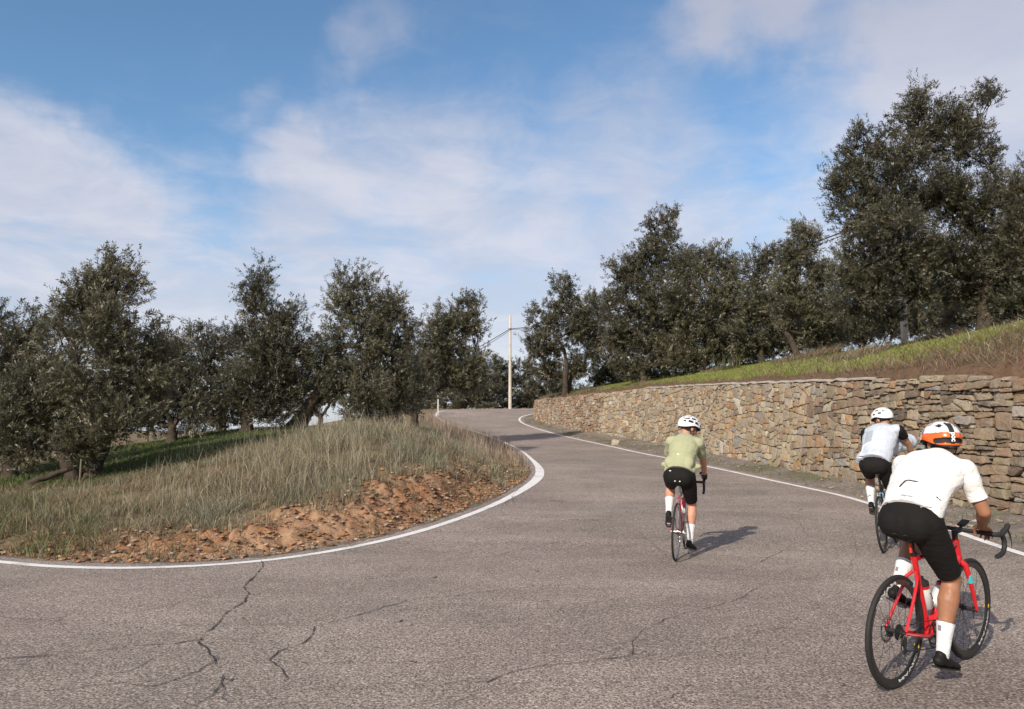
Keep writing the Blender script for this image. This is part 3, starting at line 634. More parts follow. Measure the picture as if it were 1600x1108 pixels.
k = inpoly(x, y, POLY_L) & (dl > .3) & (dl < 3.2) & (gr.random(N0) < ss(.36, .55, cl_)*ss(-4.9, -6.1, x)*(1-.7*ss(1.3, 3.2, dl)*ss(-9, -7.5, x))); x, y = x[k], y[k]; n = len(x)
blades('green_weeds', x, y, gr.uniform(.06, .27, n), gr.uniform(.007, .013, n), mixcol(n, [GRN2, (.15, .165, .085), OLV, GRN, STRAW2, BRN], [2, 2, 3, 1.5, 2.5, 1.5]), .9, 'lush green weeds at the foot of the mound on the far left', 'weeds')
# --- weed fringe along both asphalt edges
x, y = [], []
for L, sgn, a, b, cnt in ((LINE_L, 1, .26, .62, 9000), (LINE_R, -1, .3, 1.15, 15000)):
    Ls = resample(L, 4000); q = gr.integers(0, 4000, cnt); o_ = gr.uniform(a, b, cnt)
    T = np.gradient(Ls, axis=0); T /= np.hypot(T[:, 0], T[:, 1])[:, None]; Nn = np.stack([-T[:, 1], T[:, 0]], 1)*sgn
    pp = Ls[q]+Nn[q]*o_[:, None]; kk = (fbm(pp[:, 0]*1.3, pp[:, 1]*1.3, 21.0, 3) > (.54 if sgn == 1 else .50)) & (pp[:, 1] > 5) & (pp[:, 1] < 64); x.append(pp[kk, 0]); y.append(pp[kk, 1])
x = np.concatenate(x); y = np.concatenate(y); n = len(x)
blades('verge_weeds', x, y, gr.uniform(.03, .13, n), gr.uniform(.007, .014, n), mixcol(n, [OLV, GRN, STRAW2, BRN], [4, 2, 3, 2]), 1.0, 'short weeds growing in patches along the asphalt edges', 'weeds')
# --- short green grass: strip under the left trees and strip above the wall
N0 = 90000; x = gr.uniform(-15, -4, N0); y = gr.uniform(14.5, 31, N0); dg = dgreen(x, y); k = (gr.random(N0) < ss(-.5, .5, dg+(fbm(x, y, 3.0, 3)-.5)*2)); x, y = x[k], y[k]; n = len(x)
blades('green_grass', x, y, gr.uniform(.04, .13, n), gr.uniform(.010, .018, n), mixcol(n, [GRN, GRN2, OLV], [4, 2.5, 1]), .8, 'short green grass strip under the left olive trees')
N0 = 300000; x = gr.uniform(1, 18, N0); y = gr.uniform(16, 60, N0); iW = inpoly(x, y, POLY_W); dw = pdist(x, y, WALL)[0]; na = fbm(x*.9, y*.9, 1.0, 4)
hgm = ss(.6, 1.2, dw+(na-.5)*1.2)*ss(9.0, 7.5, dw+(na-.5)*1.5)*ss(15.5, 19.5, y+2*(na-.5)); k = iW & (gr.random(N0) < hgm*.8); x, y = x[k], y[k]; n = len(x)
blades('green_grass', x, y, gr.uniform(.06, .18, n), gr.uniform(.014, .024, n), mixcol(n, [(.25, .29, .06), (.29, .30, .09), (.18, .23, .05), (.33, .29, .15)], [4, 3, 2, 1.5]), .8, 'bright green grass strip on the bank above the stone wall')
# --- dry brown growth hanging over the wall top and on the near right bank
N0 = 190000; x = gr.uniform(1, 22, N0); y = gr.uniform(9, 60, N0); iW = inpoly(x, y, POLY_W); dw = pdist(x, y, WALL)[0]; na = fbm(x*.9, y*.9, 1.0, 4); cl_ = fbm(x*1.9, y*1.9, 31.0, 3)
hgm = ss(.6, 1.2, dw+(na-.5)*1.2)*ss(9.0, 7.5, dw+(na-.5)*1.5)*ss(15.5, 19.5, y+2*(na-.5))
k = iW & (dw > .30) & (dw < 9) & (gr.random(N0) < (1-hgm)*(.2+.8*ss(.36, .55, cl_))*(.10+.90*ss(22, 16.5, y)+.5*ss(1.5, .7, dw))); x, y, dw = x[k], y[k], dw[k]; n = len(x)
blades('dry_bank_growth', x, y, gr.uniform(.06, .30, n)*(1+.5*(y < 25)), gr.uniform(.008, .016, n), mixcol(n, [STRAW2, BRN, RED, (.27, .2, .14), OLV, STRAW], [3, 3.4, 2, 2, 1.2, .7]), 1.7, 'brown dried bracken and grass on the bank above the wall', 'undergrowth')
print('bank', n)
# fallen stems (long thin sticks) on the near right bank
n = 2600; x = gr.uniform(8.4, 20, 9000); y = gr.uniform(11, 30, 9000); iW = inpoly(x, y, POLY_W); dw = pdist(x, y, WALL)[0]; k = iW & (dw > .25) & (dw < 8) & (fbm(x*1.1, y*1.1, 41., 3) > .42); x, y = x[k][:n], y[k][:n]; n = len(x)
blades('fallen_stems', x, y, gr.uniform(.10, .5, n), gr.uniform(.010, .02, n), mixcol(n, [(.33, .27, .19), (.25, .17, .10), (.40, .35, .27)], [3, 3, 1]), 3.2, 'long dead stems lying on the brown bank above the dry stone wall', 'undergrowth', az=gr.normal(.6, 1.1, n)+math.pi*(gr.random(n) < .4))
# arching dry grass heap at the foot of the right trees
hp = []
for (u, v, Y, r, cnt) in ((1262, 545, 33, 1.15, 2200), (1225, 548, 35, .7, 900), (1120, 560, 39, .6, 700), (1000, 590, 41, .6, 600), (1465, 520, 26, .8, 900), (920, 600, 47, .7, 500), (1340, 560, 24, .9, 900)):
    c = at(u, v, Y); a = gr.random(cnt)*6.283; q = r*np.sqrt(gr.random(cnt)); hp.append(np.stack([c.x+q*np.cos(a), Y+q*np.sin(a), np.full(cnt, r)], 1))
hp = np.concatenate(hp); n = len(hp)
blades('dry_grass_heap', hp[:, 0], hp[:, 1], gr.uniform(.2, .6, n)*hp[:, 2], gr.uniform(.012, .022, n), mixcol(n, [(.30, .24, .16), (.22, .16, .10), (.38, .32, .22)], [3, 2, 1]), 1.3, 'arching heaps of dry brown grass at the feet of the right olive trees', 'dry grass', az=gr.normal(-.5, .9, n))
# tall cane like weeds by the trees above the wall
cw = at(1140, 572, 37.5); x = gr.normal(cw.x, .32, 130); y = gr.normal(37.5, .35, 130)
blades('tall_weeds', x, y, gr.uniform(.3, 1.1, 130), gr.uniform(.015, .03, 130), mixcol(130, [GRN, (.10, .10, .05), RED], [3, 2, 1.5]), .35, 'tall green and reddish weeds above the wall at the edge of the trees', 'weeds')
# scattered tufts on the bare bank
N0 = 900; x = gr.uniform(-6, .9, N0); y = gr.uniform(9, 22, N0); dl = pdist(x, y, LINE_L)[0]; k = inpoly(x, y, POLY_L) & (dl > .35) & (dl < 1.8) & (gr.random(N0) < .45); x, y = x[k], y[k]; m_ = 26
x = np.repeat(x, m_)+gr.normal(0, .045, len(x)*m_); y = np.repeat(y, m_)+gr.normal(0, .045, len(y)*m_); n = len(x)
blades('bank_tufts', x, y, gr.uniform(.05, .22, n), np.full(n, .006), mixcol(n, [STRAW2, OLV, BRN, STRAW], [3, 3, 2, 1]), 1.2, 'small scattered tufts of weeds on the bare earth bank')
# --- clods and pebbles on the earth bank and verge
def clods(name, x, y, r, col, label):
    n = len(x); z = ground_full(x, y)[0]; base = np.array([(1, 0, 0), (0, 1, 0), (-1, 0, 0), (0, -1, 0), (.7, .7, .5), (-.7, .7, .6), (-.7, -.7, .5), (.7, -.7, .55), (0, 0, .95), (0, 0, -.6)])
    V = np.stack([x, y, z+r*.15], 1)[:, None]+base[None]*(1+(gr.random((n, 10, 3))-.5)*.7)*r[:, None, None]*np.array((1.15, 1, .75))
    f = [(0, 4, 7), (0, 1, 4), (1, 5, 4), (1, 2, 5), (2, 6, 5), (2, 3, 6), (3, 7, 6), (3, 0, 7), (4, 8, 7), (4, 5, 8), (5, 6, 8), (6, 7, 8), (0, 9, 1), (1, 9, 2), (2, 9, 3), (3, 9, 0)]
    Q = (np.arange(n)[:, None, None]*10+np.array(f)[None]).reshape(-1, 3)
    return tag(link(name, mesh_quads(name, V.reshape(-1, 3), Q, smooth=False, col=np.repeat(col, 10, 0)), m_clod), label, 'stones', kind='stuff')
m_clod = mat('clod', (1, 1, 1), .95, attr=True, var=.3, vs=30, bump=.6, bs=70, spec=.15)
N0 = 52000; x = gr.uniform(-6.5, .9, N0); y = gr.uniform(8.9, 24, N0); dl = pdist(x, y, LINE_L)[0]; k = inpoly(x, y, POLY_L) & (dl > .30) & (dl < 1.9) & (gr.random(N0) < .75); x, y = x[k], y[k]; n = len(x)
clods('earth_clods', x, y, .007+.040*gr.random(n)**3.5, mixcol(n, [(.34, .175, .092), (.38, .25, .155), (.19, .105, .062), (.40, .34, .27), (.24, .17, .11)], [4, 3, 3.5, 1, 2]), 'reddish clods and pebbles on the bare earth bank inside the bend')
N0 = 5200; q = gr.integers(0, 4000, N0); Ls = resample(LINE_R, 4000); T = np.gradient(Ls, axis=0); T /= np.hypot(T[:, 0], T[:, 1])[:, None]; pp = Ls[q]-np.stack([-T[:, 1], T[:, 0]], 1)[q]*(gr.uniform(.22, 1.9, N0))[:, None]; kk = (pp[:, 1] > 5) & (pp[:, 1] < 62) & inpoly(pp[:, 0], pp[:, 1], POLY_R) & ~inpoly(pp[:, 0], pp[:, 1], POLY_W); pp = pp[kk]; n = len(pp)
clods('verge_stones', pp[:, 0], pp[:, 1], .007+.045*gr.random(n)**4, mixcol(n, [(.32, .27, .21), (.38, .32, .25), (.24, .17, .11)], [3, 2, 2]), 'small stones and gravel on the verge below the wall')
# ================================================================== olive trees
def leaf_mat(name, top, under):
    m = bpy.data.materials.new(name); m.use_nodes = True; N = NT(m.node_tree)
    o = N.n('ShaderNodeOutputMaterial'); b = N.n('ShaderNodeBsdfPrincipled'); tr = N.n('ShaderNodeBsdfTranslucent'); mx = N.n('ShaderNodeMixShader'); mx.inputs[0].default_value = .13
    a = N.n('ShaderNodeAttribute'); a.attribute_name = 'col'; g = N.n('ShaderNodeNewGeometry')
    c = N.mix(g.outputs['Backfacing'], N.mix(1, a.outputs['Color'], top, 'MULTIPLY'), N.mix(1, a.outputs['Color'], under, 'MULTIPLY'))
    N.l(c, b.inputs['Base Color']); N.l(c, tr.inputs[0]); b.inputs['Roughness'].default_value = .42; b.inputs['Specular IOR Level'].default_value = .45
    N.l(b.outputs[0], mx.inputs[1]); N.l(tr.outputs[0], mx.inputs[2]); N.l(mx.outputs[0], o.inputs[0]); return m
m_leaf = leaf_mat('olive_leaf', (.068, .063, .033), (.20, .182, .128))
m_bark = mat('olive_bark', (.085, .066, .050), .95, var=.5, vs=5, bump=1, bs=22, spec=.15)
tg = np.random.default_rng(21)
def bez(a, b, sag, n, wob, r0, r1):
    a = np.array(a); b = np.array(b); m = (a+b)/2+sag; t = np.linspace(0, 1, n)[:, None]; p = (1-t)**2*a+2*t*(1-t)*m+t*t*b
    w = (tg.random((n, 3))-.5)*wob; w[0] = 0; return p+w, r0+(r1-r0)*np.linspace(0, 1, n)**.8
def olive(u, v, Y, lobes, label, cat_group, *a_, shrub=False, **k_):
    r = _olive(u, v, Y, lobes, label, cat_group, *a_, **k_)
    if shrub:
        r.name = 'shrub'; r['category'] = 'shrub'; r.children[0].name = 'foliage'; r.children[1].name = 'stem'
    return r
def _olive(u, v, Y, lobes, label, cat_group, leafn, leaf=.085, lw=.26, seed=0, trunk_r=.17, fork=1.3, stems=1, lean=0.0, bare=0, gap=0.5, dens=1.0, spr=.36, density_power=1.0):
    """u, v: where the trunk meets the ground; lobes (u, v, ru, rv, dY) are crown masses at their own depth"""
    global tg; leafn = int(leafn*(2.3 if Y < 30 else 1.8)); leaf = leaf*(.98 if Y < 30 else 1.12); lw = lw*.95; tg = np.random.default_rng(100+seed)
    b = at(u, v, Y); gx, gy = b.x, Y; gz = G(gx, gy); base = np.array((gx, gy, gz))
    root = empty('olive_tree', (gx, gy, gz)); tag(root, label, 'olive tree', cat_group)
    k = Y/F; Lc = []
    for (lu, lv, ru, rv, dY) in lobes:
        c = np.array(at(lu, lv, Y+dY))-base; kk = (Y+dY)/F; Lc.append((c, np.array((ru*kk, .85*min(ru, rv*1.3)*kk+.1, rv*kk))))
    vol = np.array([(r[0]*r[1]*r[2])**.72 for c, r in Lc]); vol /= vol.sum()
    # clump centres
    nc = max(30, int(leafn/190)); P_ = []; Dn = []
    for (c, r), w in zip(Lc, vol):
        q = max(4, int(round(nc*w))); d_ = tg.normal(size=(q, 3)); d_ /= np.linalg.norm(d_, axis=1)[:, None]; rad = tg.random(q)**.42
        p = c+d_*rad[:, None]*r*.92; P_.append(p); o_ = (p-c)/(r*r); o_ /= np.linalg.norm(o_, axis=1)[:, None]+1e-6; Dn.append(o_*.7+np.array((0, 0, 1.0))*(.25+tg.random((q, 1)))+tg.normal(size=(q, 3))*.25)
    P_ = np.concatenate(P_); Dn = np.concatenate(Dn); Dn /= np.linalg.norm(Dn, axis=1)[:, None]
    gap -= .03; thin = fbm(P_[:, 0]*1.1+seed, P_[:, 1]*1.1, P_[:, 2]*1.1, 2); kp = thin > gap-.12; P_, Dn = P_[kp], Dn[kp]
    # sprigs
    ns = 9; q = len(P_); S0 = np.repeat(P_, ns, 0)+tg.normal(size=(q*ns, 3))*spr*.42; Sd = np.repeat(Dn, ns, 0)+tg.normal(size=(q*ns, 3))*.36; Sd /= np.linalg.norm(Sd, axis=1)[:, None]; Sl = spr*(.5+1.15*tg.random(q*ns)**2.2)
    per = max(6, int(leafn/(q*ns))); t = (np.arange(per)+.5)/per
    M = len(S0)
    ctr = S0[:, None]+Sd[:, None]*(Sl[:, None]*t[None])[..., None]+np.array((0, 0, -.10))*(Sl[:, None]*t[None]**2)[..., None]
    ctr = ctr.reshape(-1, 3); ax = np.repeat(Sd, per, 0); sd_ = tg.normal(size=ctr.shape); sd_ -= ax*(sd_*ax).sum(1)[:, None]; sd_ /= np.linalg.norm(sd_, axis=1)[:, None]
    dr = ax*.62+sd_*.78; dr /= np.linalg.norm(dr, axis=1)[:, None]; wv = np.cross(dr, ax); wv += tg.normal(size=wv.shape)*.25; wv -= dr*(wv*dr).sum(1)[:, None]; wv /= np.linalg.norm(wv, axis=1)[:, None]+1e-6
    n = len(ctr); ll = leaf*(.65+.7*tg.random(n)); ww = ll*lw
    b0 = ctr+sd_*.006; tip = b0+dr*ll[:, None]; mid = b0+dr*(ll*.48)[:, None]
    V = np.stack([b0, mid+wv*(ww/2)[:, None], tip, mid-wv*(ww/2)[:, None]], 1).reshape(-1, 3)
    tv = .82+.45*tg.random(); cl_ = tv*(.40+1.20*fbm(ctr[:, 0]*1.5+seed*3, ctr[:, 1]*1.5, ctr[:, 2]*1.5, 2)); cj = (cl_*(.55+.9*tg.random(n)))[:, None]*np.array((1, 1, 1))*(1+(tg.random((n, 3))-.5)*np.array((.22, .10, .3)))
    me = mesh_quads('crown', V, np.arange(n*4).reshape(-1, 4), smooth=False, col=np.repeat(cj, 4, 0)); link('crown', me, m_leaf, root)
    # trunk and limbs
    T = MB(); fk = [] 
    for s_ in range(stems):
        a = s_*2.4+seed; off = np.array((math.cos(a), math.sin(a), 0))*(.22*(stems > 1)); top = np.array((lean*fork+off[0]*2.2, off[1]*2.2, fork*(.85+.3*tg.random())))
        p, r = bez(off*.6+np.array((0, 0, -.15)), top, np.array(((tg.random()-.5)*.25, (tg.random()-.5)*.2, 0)), 9, .05, trunk_r*(1.25 if stems == 1 else .85), trunk_r*.72); r = r*(1+.25*np.exp(-np.linspace(0, 6, 9))+.12*(tg.random(9)-.5)); T.tube(p, list(r), 10); fk.append(top)
    f0 = np.mean(fk, axis=0); placed = [(f, trunk_r*.62, 0) for f in fk]
    for i, (c, r) in sorted(enumerate(Lc), key=lambda q: np.linalg.norm(q[1][0]-f0)):
        e = c+np.array((0, 0, -.25*r[2])); st, sr, dep_ = min(placed, key=lambda z: np.linalg.norm(z[0]-e)+.25*z[2]+(1.0 if z[0][2] > e[2]+.3 else 0)); L_ = np.linalg.norm(e-st); er = max(.014, sr*.58); placed.append((e, er, dep_+1))
        p, rr = bez(st, e, np.array((0, 0, .06*L_))*(1 if e[2] > st[2] else .4)+(tg.random(3)-.5)*.4*L_, 9, .07, sr*.85, er); T.tube(p, list(rr), 7)
        near = P_[((P_-c)**2/(r*r)).sum(1) < 1.1]; 
        if len(near):
            pk = near[tg.choice(len(near), min(len(near), 16 if Y < 34 else 8), replace=False)]
            for g_ in pk:
                s0 = p[tg.integers(4, 9)]; q_, r_ = bez(s0, g_, (tg.random(3)-.5)*.3, 5, .05, .020, .007); T.tube(q_, list(r_), 5, cap=False)
    for _ in range(bare):
        c, r = Lc[tg.integers(len(Lc))]; s0 = c+(tg.random(3)-.5)*r; e = s0+np.array(((tg.random()-.5)*.6, (tg.random()-.5)*.6, r[2]+.35)); q_, r_ = bez(s0, e, (tg.random(3)-.5)*.2, 6, .05, .014, .004); T.tube(q_, list(r_), 5, cap=False)
    T.build('trunk', m_bark, root)
    return root
GL = 'olive trees on the left of the bend'; GRR = 'olive trees on the bank above the wall'; GB = 'olive trees beyond the crest of the road'
olive(128, 750, 17, [(70, 640, 75, 62, 0), (150, 610, 80, 70, .3), (225, 600, 50, 60, 0), (120, 535, 60, 55, 0), (185, 520, 62, 60, -.3), (165, 462, 42, 40, .2), (205, 445, 24, 30, 0), (150, 440, 26, 20, .1), (172, 418, 22, 20, 0), (130, 475, 30, 28, 0), (85, 590, 45, 50, .5), (130, 690, 60, 34, -.2), (50, 690, 50, 38, 0), (240, 545, 26, 40, .2), (110, 590, 40, 40, -1.2), (190, 660, 50, 40, -.8)],
      'large near olive tree on the left with its tall pointed crown over the bare slope', GL, 62000, seed=1, trunk_r=.20, fork=.75, stems=2, gap=.47, spr=.30)
olive(15, 742, 18.5, [(-30, 640, 60, 70, 0), (30, 650, 50, 60, .2), (10, 570, 60, 60, 0), (-60, 580, 55, 70, 0), (30, 520, 34, 40, 0), (20, 480, 20, 24, 0), (55, 510, 22, 30, .2), (-20, 500, 35, 30, 0), (0, 700, 60, 30, 0), (-90, 660, 60, 50, 0)],
      'olive tree cut off by the left edge with loose shoots at its top', GL, 36000, seed=2, trunk_r=.17, fork=.7, gap=.47, spr=.30)
olive(268, 699, 24, [(250, 610, 34, 44, 0), (290, 640, 40, 32, 0), (265, 560, 24, 30, 0), (275, 540, 14, 18, .2), (240, 650, 30, 28, .5), (300, 600, 30, 40, .5)],
      'small olive tree with a short dark trunk standing behind the large near one', GL, 15000, leaf=.10, seed=3, trunk_r=.15, fork=.55, gap=.48)
olive(345, 688, 29, [(325, 560, 34, 36, 0), (310, 525, 22, 16, 0), (350, 530, 24, 22, 0), (330, 610, 44, 40, 0), (380, 590, 35, 40, 0), (300, 650, 36, 26, .5), (350, 650, 40, 26, 0)],
      'low flat topped olive tree in the second row on the left', GL, 20000, leaf=.11, seed=4, fork=.8, gap=.47)
olive(385, 672, 25, [(405, 605, 52, 46, 0), (430, 550, 46, 44, 0), (390, 540, 34, 40, .2), (425, 500, 34, 28, 0), (400, 475, 26, 24, 0), (402, 445, 22, 20, 0), (406, 425, 10, 12, 0), (455, 500, 14, 26, 0), (360, 610, 34, 40, .3), (420, 645, 44, 22, 0), (455, 590, 36, 46, .3), (470, 545, 22, 30, .2)],
      'olive tree with a slim topknot left of the leaning trunk', GL, 36000, leaf=.095, seed=5, trunk_r=.2, fork=.8, gap=.475, spr=.33, bare=2)
olive(458, 670, 25.5, [(500, 600, 46, 40, 0), (560, 590, 52, 50, 0), (560, 530, 54, 46, 0), (610, 560, 40, 60, .3), (540, 480, 38, 36, 0), (590, 490, 38, 34, 0), (555, 440, 36, 28, 0), (560, 412, 24, 16, 0), (615, 480, 20, 34, 0), (625, 520, 22, 36, .2), (510, 545, 26, 40, 0), (630, 610, 40, 40, .5), (600, 640, 46, 22, 1), (580, 620, 40, 30, -1)],
      'tall olive tree with a thick trunk leaning right under a pointed crown', GL, 50000, leaf=.095, seed=6, trunk_r=.27, fork=1.15, lean=.75, gap=.475, spr=.33, bare=5)
olive(648, 655, 33, [(600, 625, 26, 22, 0), (640, 618, 26, 26, 0), (655, 585, 34, 34, 0), (560, 640, 26, 20, 1)],
      'low spreading olive filling the gap right of the leaning tree', GL, 14000, leaf=.12, seed=7, fork=.6, gap=.45)
olive(650, 664, 36, [(715, 592, 36, 20, 0), (700, 575, 50, 34, 0), (670, 560, 36, 44, 0), (735, 565, 22, 40, 0), (700, 530, 46, 36, 0), (725, 500, 28, 34, 0), (738, 478, 16, 18, 0), (690, 500, 24, 26, 0), (665, 505, 14, 26, 0), (735, 600, 20, 22, 0), (742, 530, 14, 26, 0)],
      'olive tree by the white marker post with bare shoots on its open crown', GL, 30000, leaf=.125, seed=8, trunk_r=.17, fork=.7, lean=.0, gap=.485, spr=.42, bare=12)
olive(30, 712, 30, [(20, 600, 90, 60, 0), (100, 620, 80, 50, 0), (-60, 560, 60, 60, 0), (60, 660, 90, 30, 0)], 'hazy olive tree glimpsed behind the two near trees on the far left', GL, 15000, leaf=.12, seed=9, fork=.8, gap=.44)
olive(500, 665, 38, [(470, 620, 40, 28, 0), (520, 610, 40, 34, 0), (440, 600, 40, 40, 0)], 'small olive tree seen under the arch of the leaning tree', GL, 12000, leaf=.13, seed=10, fork=.7, gap=.46)
for i, (u, Y, w, tp) in enumerate(((745, 71, 34, 566), (775, 76, 30, 562), (812, 78, 34, 568), (850, 76, 34, 572), (715, 72, 34, 590), (880, 80, 36, 560), (680, 74, 34, 576), (645, 74, 34, 590))):
    olive(u, 642, Y, [(u-w*.4, tp+46, w*.7, 30, 0), (u+w*.4, tp+44, w*.7, 32, .5), (u, tp+20, w*.55, 22, 0), (u+w*.3, tp+8, w*.25, 12, 0), (u, tp+66, w, 16, -.5)],
          ['dense low olive tree left of the pale pole beyond the crest', 'dark olive tree directly behind the pale pole', 'olive tree between the pale pole and the wall end', 'olive tree peeping over the far end of the wall', 'dark olive tree beyond the crest behind the white marker post', 'farthest olive tree behind the twin trunked tree at the wall end', 'dark olive tree directly behind the white marker post', 'dark olive tree just left of the white marker post'][i], GB, 9000, leaf=.20, lw=.30, seed=30+i, fork=.7, gap=.42, spr=.6)
# right bank
olive(884, 604, 50, [(850, 560, 30, 28, 0), (835, 540, 18, 20, 0), (870, 520, 36, 40, 0), (845, 495, 24, 26, 0), (880, 475, 26, 30, 0), (880, 448, 18, 18, 0), (905, 500, 26, 34, 0), (920, 540, 30, 40, 0), (915, 490, 16, 24, 0), (860, 585, 24, 12, .5), (915, 575, 26, 16, .5)],
      'twin trunked olive tree at the far end of the stone wall', GRR, 28000, leaf=.15, seed=11, trunk_r=.24, fork=1.5, stems=2, gap=.485, spr=.5)
olive(930, 596, 53, [(930, 520, 30, 34, 0), (950, 550, 30, 34, 0), (925, 480, 20, 24, 0), (945, 480, 18, 24, 0), (960, 580, 30, 16, 0), (975, 520, 26, 40, 0)], 'dark olive tree leaning right behind the twin trunked one', GRR, 15000, leaf=.16, seed=12, trunk_r=.2, fork=1.0, lean=.4, gap=.46, spr=.5)
olive(1005, 586, 42, [(985, 480, 46, 46, 0), (975, 430, 34, 36, 0), (1010, 420, 44, 40, 0), (1035, 375, 28, 30, 0), (1020, 352, 18, 16, 0), (1040, 340, 18, 16, 0), (1050, 420, 40, 44, 0), (1020, 530, 50, 36, 0), (975, 540, 34, 36, .5), (1055, 490, 44, 50, 0), (1050, 375, 12, 26, 0), (960, 500, 22, 40, 0), (1020, 470, 50, 50, -.8), (985, 575, 40, 18, 0), (1040, 570, 44, 20, .3)],
      'tallest dark olive of the middle group with a narrow spire', GRR, 52000, leaf=.135, seed=13, trunk_r=.25, fork=.9, gap=.47, spr=.46)
olive(1100, 575, 40, [(1085, 420, 40, 34, 0), (1120, 410, 34, 26, 0), (1070, 470, 44, 50, 0), (1130, 460, 40, 50, 0), (1100, 530, 54, 40, 0), (1055, 545, 40, 30, .3), (1140, 520, 36, 40, 0), (1150, 425, 16, 26, 0), (1105, 470, 40, 40, -.8), (1090, 562, 44, 18, 0), (1140, 558, 34, 18, .2)],
      'broad round olive tree right of the spired one', GRR, 42000, leaf=.13, seed=14, fork=.8, gap=.465, spr=.46)
olive(1190, 560, 38, [(1180, 430, 34, 36, 0), (1210, 410, 26, 26, 0), (1190, 480, 44, 46, 0), (1170, 520, 36, 34, 0), (1220, 500, 36, 46, 0), (1195, 400, 16, 14, 0), (1190, 545, 44, 18, .4)], 'middling olive tree in the dip between the round tree and the big right tree', GRR, 24000, leaf=.125, seed=15, fork=.9, gap=.465, spr=.44)
olive(1252, 545, 33, [(1250, 420, 34, 36, 0), (1260, 378, 26, 28, 0), (1262, 358, 16, 12, 0), (1285, 420, 26, 40, 0), (1250, 480, 46, 44, 0), (1290, 490, 36, 40, 0), (1225, 450, 22, 40, 0), (1235, 400, 16, 22, 0), (1275, 520, 40, 22, .5), (1290, 535, 34, 16, .8)],
      'olive tree with a pale leaning trunk behind the heap of dry grass', GRR, 32000, leaf=.11, seed=16, trunk_r=.14, fork=1.3, lean=-.5, gap=.475, spr=.40)
olive(1545, 512, 24, [(1340, 330, 44, 50, 0), (1330, 270, 34, 36, 0), (1350, 225, 28, 30, 0), (1385, 300, 44, 60, 0), (1410, 240, 40, 40, 0), (1440, 190, 40, 34, 0), (1435, 160, 22, 20, 0), (1490, 220, 50, 50, 0), (1530, 180, 28, 36, 0), (1545, 150, 14, 18, 0), (1490, 180, 30, 24, 0), (1440, 300, 54, 50, 0), (1500, 320, 60, 50, 0), (1350, 400, 46, 44, 0), (1410, 400, 56, 50, -1), (1480, 410, 60, 44, 0), (1370, 450, 50, 30, -.6), (1545, 390, 50, 60, 0), (1560, 310, 34, 40, 0), (1580, 440, 46, 40, 0), (1500, 460, 50, 22, .5), (1310, 290, 20, 24, 0), (1400, 350, 50, 40, -1.4), (1545, 250, 18, 30, 0), (1320, 430, 28, 30, -.3), (1430, 455, 50, 20, -.4), (1340, 480, 40, 22, .5), (1380, 495, 40, 16, 1.2), (1560, 480, 50, 24, 0)],
      'biggest olive tree, towering over the dry stone wall on the right', GRR, 105000, leaf=.10, seed=17, trunk_r=.30, fork=1.4, gap=.41, spr=.34)
olive(1640, 505, 22, [(1600, 330, 34, 60, 0), (1640, 300, 50, 60, 0), (1590, 400, 34, 50, 0), (1660, 400, 70, 70, 0), (1595, 285, 16, 22, 0), (1620, 470, 60, 30, 0), (1720, 330, 60, 80, 0)], 'olive tree cut off by the right edge of the picture', GRR, 42000, leaf=.095, seed=18, fork=1.2, gap=.465)
for i, (u, v, Y, w, tp, lb) in enumerate(((1350, 535, 38, 60, 400, 'shaded olive tree behind the concrete post'), (1450, 520, 40, 70, 380, 'shaded olive tree low behind the biggest tree'), (1560, 505, 36, 60, 400, 'shaded olive tree behind the thick trunk at the right edge'), (1150, 565, 48, 60, 450, 'shaded olive tree behind the broad round one'), (1040, 585, 52, 60, 470, 'shaded olive tree behind the spired one'), (1240, 550, 46, 50, 440, 'shaded olive tree behind the pale leaning trunk'))):
    H = v-tp; olive(u, v, Y, [(u-w*.5, tp+H*.45, w*.6, H*.3, 0), (u+w*.5, tp+H*.45, w*.6, H*.3, 0), (u, tp+H*.25, w*.6, H*.25, 0), (u-w*.3, tp+H*.72, w*.6, H*.22, 0), (u+w*.5, tp+H*.75, w*.6, H*.22, 0)], lb, GRR, 15000, leaf=.14, seed=50+i, fork=.9, gap=.43, spr=.45)

GS = 'shrubs under the olive trees above the wall'
for i, (u, v, Y, w, h, lb) in enumerate(((1010, 588, 47, 40, 14, 'low dark shrub under the spired olive tree'), (1075, 580, 46, 44, 18, 'low dark shrub between the spired and the round olive trees'), (1160, 568, 43, 46, 20, 'dark shrub at the right foot of the round olive tree'), (1225, 556, 41, 44, 22, 'dark shrub left of the pale leaning trunk'),
        (1300, 545, 38, 46, 26, 'dark shrub between the pale leaning trunk and the concrete post'), (1375, 532, 36, 44, 28, 'dark shrub just left of the concrete post'), (1450, 522, 34, 46, 28, 'dark shrub just right of the concrete post'), (1520, 510, 32, 46, 26, 'dark shrub left of the thick trunk of the biggest olive tree'), (1590, 500, 30, 46, 30, 'dark shrub right of the thick trunk of the biggest olive tree'), (955, 598, 52, 36, 12, 'low dark shrub beside the tree leaning right'), (1340, 540, 44, 50, 30, 'dark shrub farther back behind the concrete post'), (1490, 518, 42, 60, 34, 'dark shrub farther back behind the biggest olive tree'))):
    olive(u, v, Y, [(u-w*.5, v-h*.7, w*.6, h, 0), (u+w*.5, v-h*.8, w*.6, h, 0), (u, v-h*1.2, w*.6, h, 0)], lb, GS, 8000, leaf=.11, seed=80+i, fork=.25, trunk_r=.05, gap=.40, spr=.35, shrub=True)
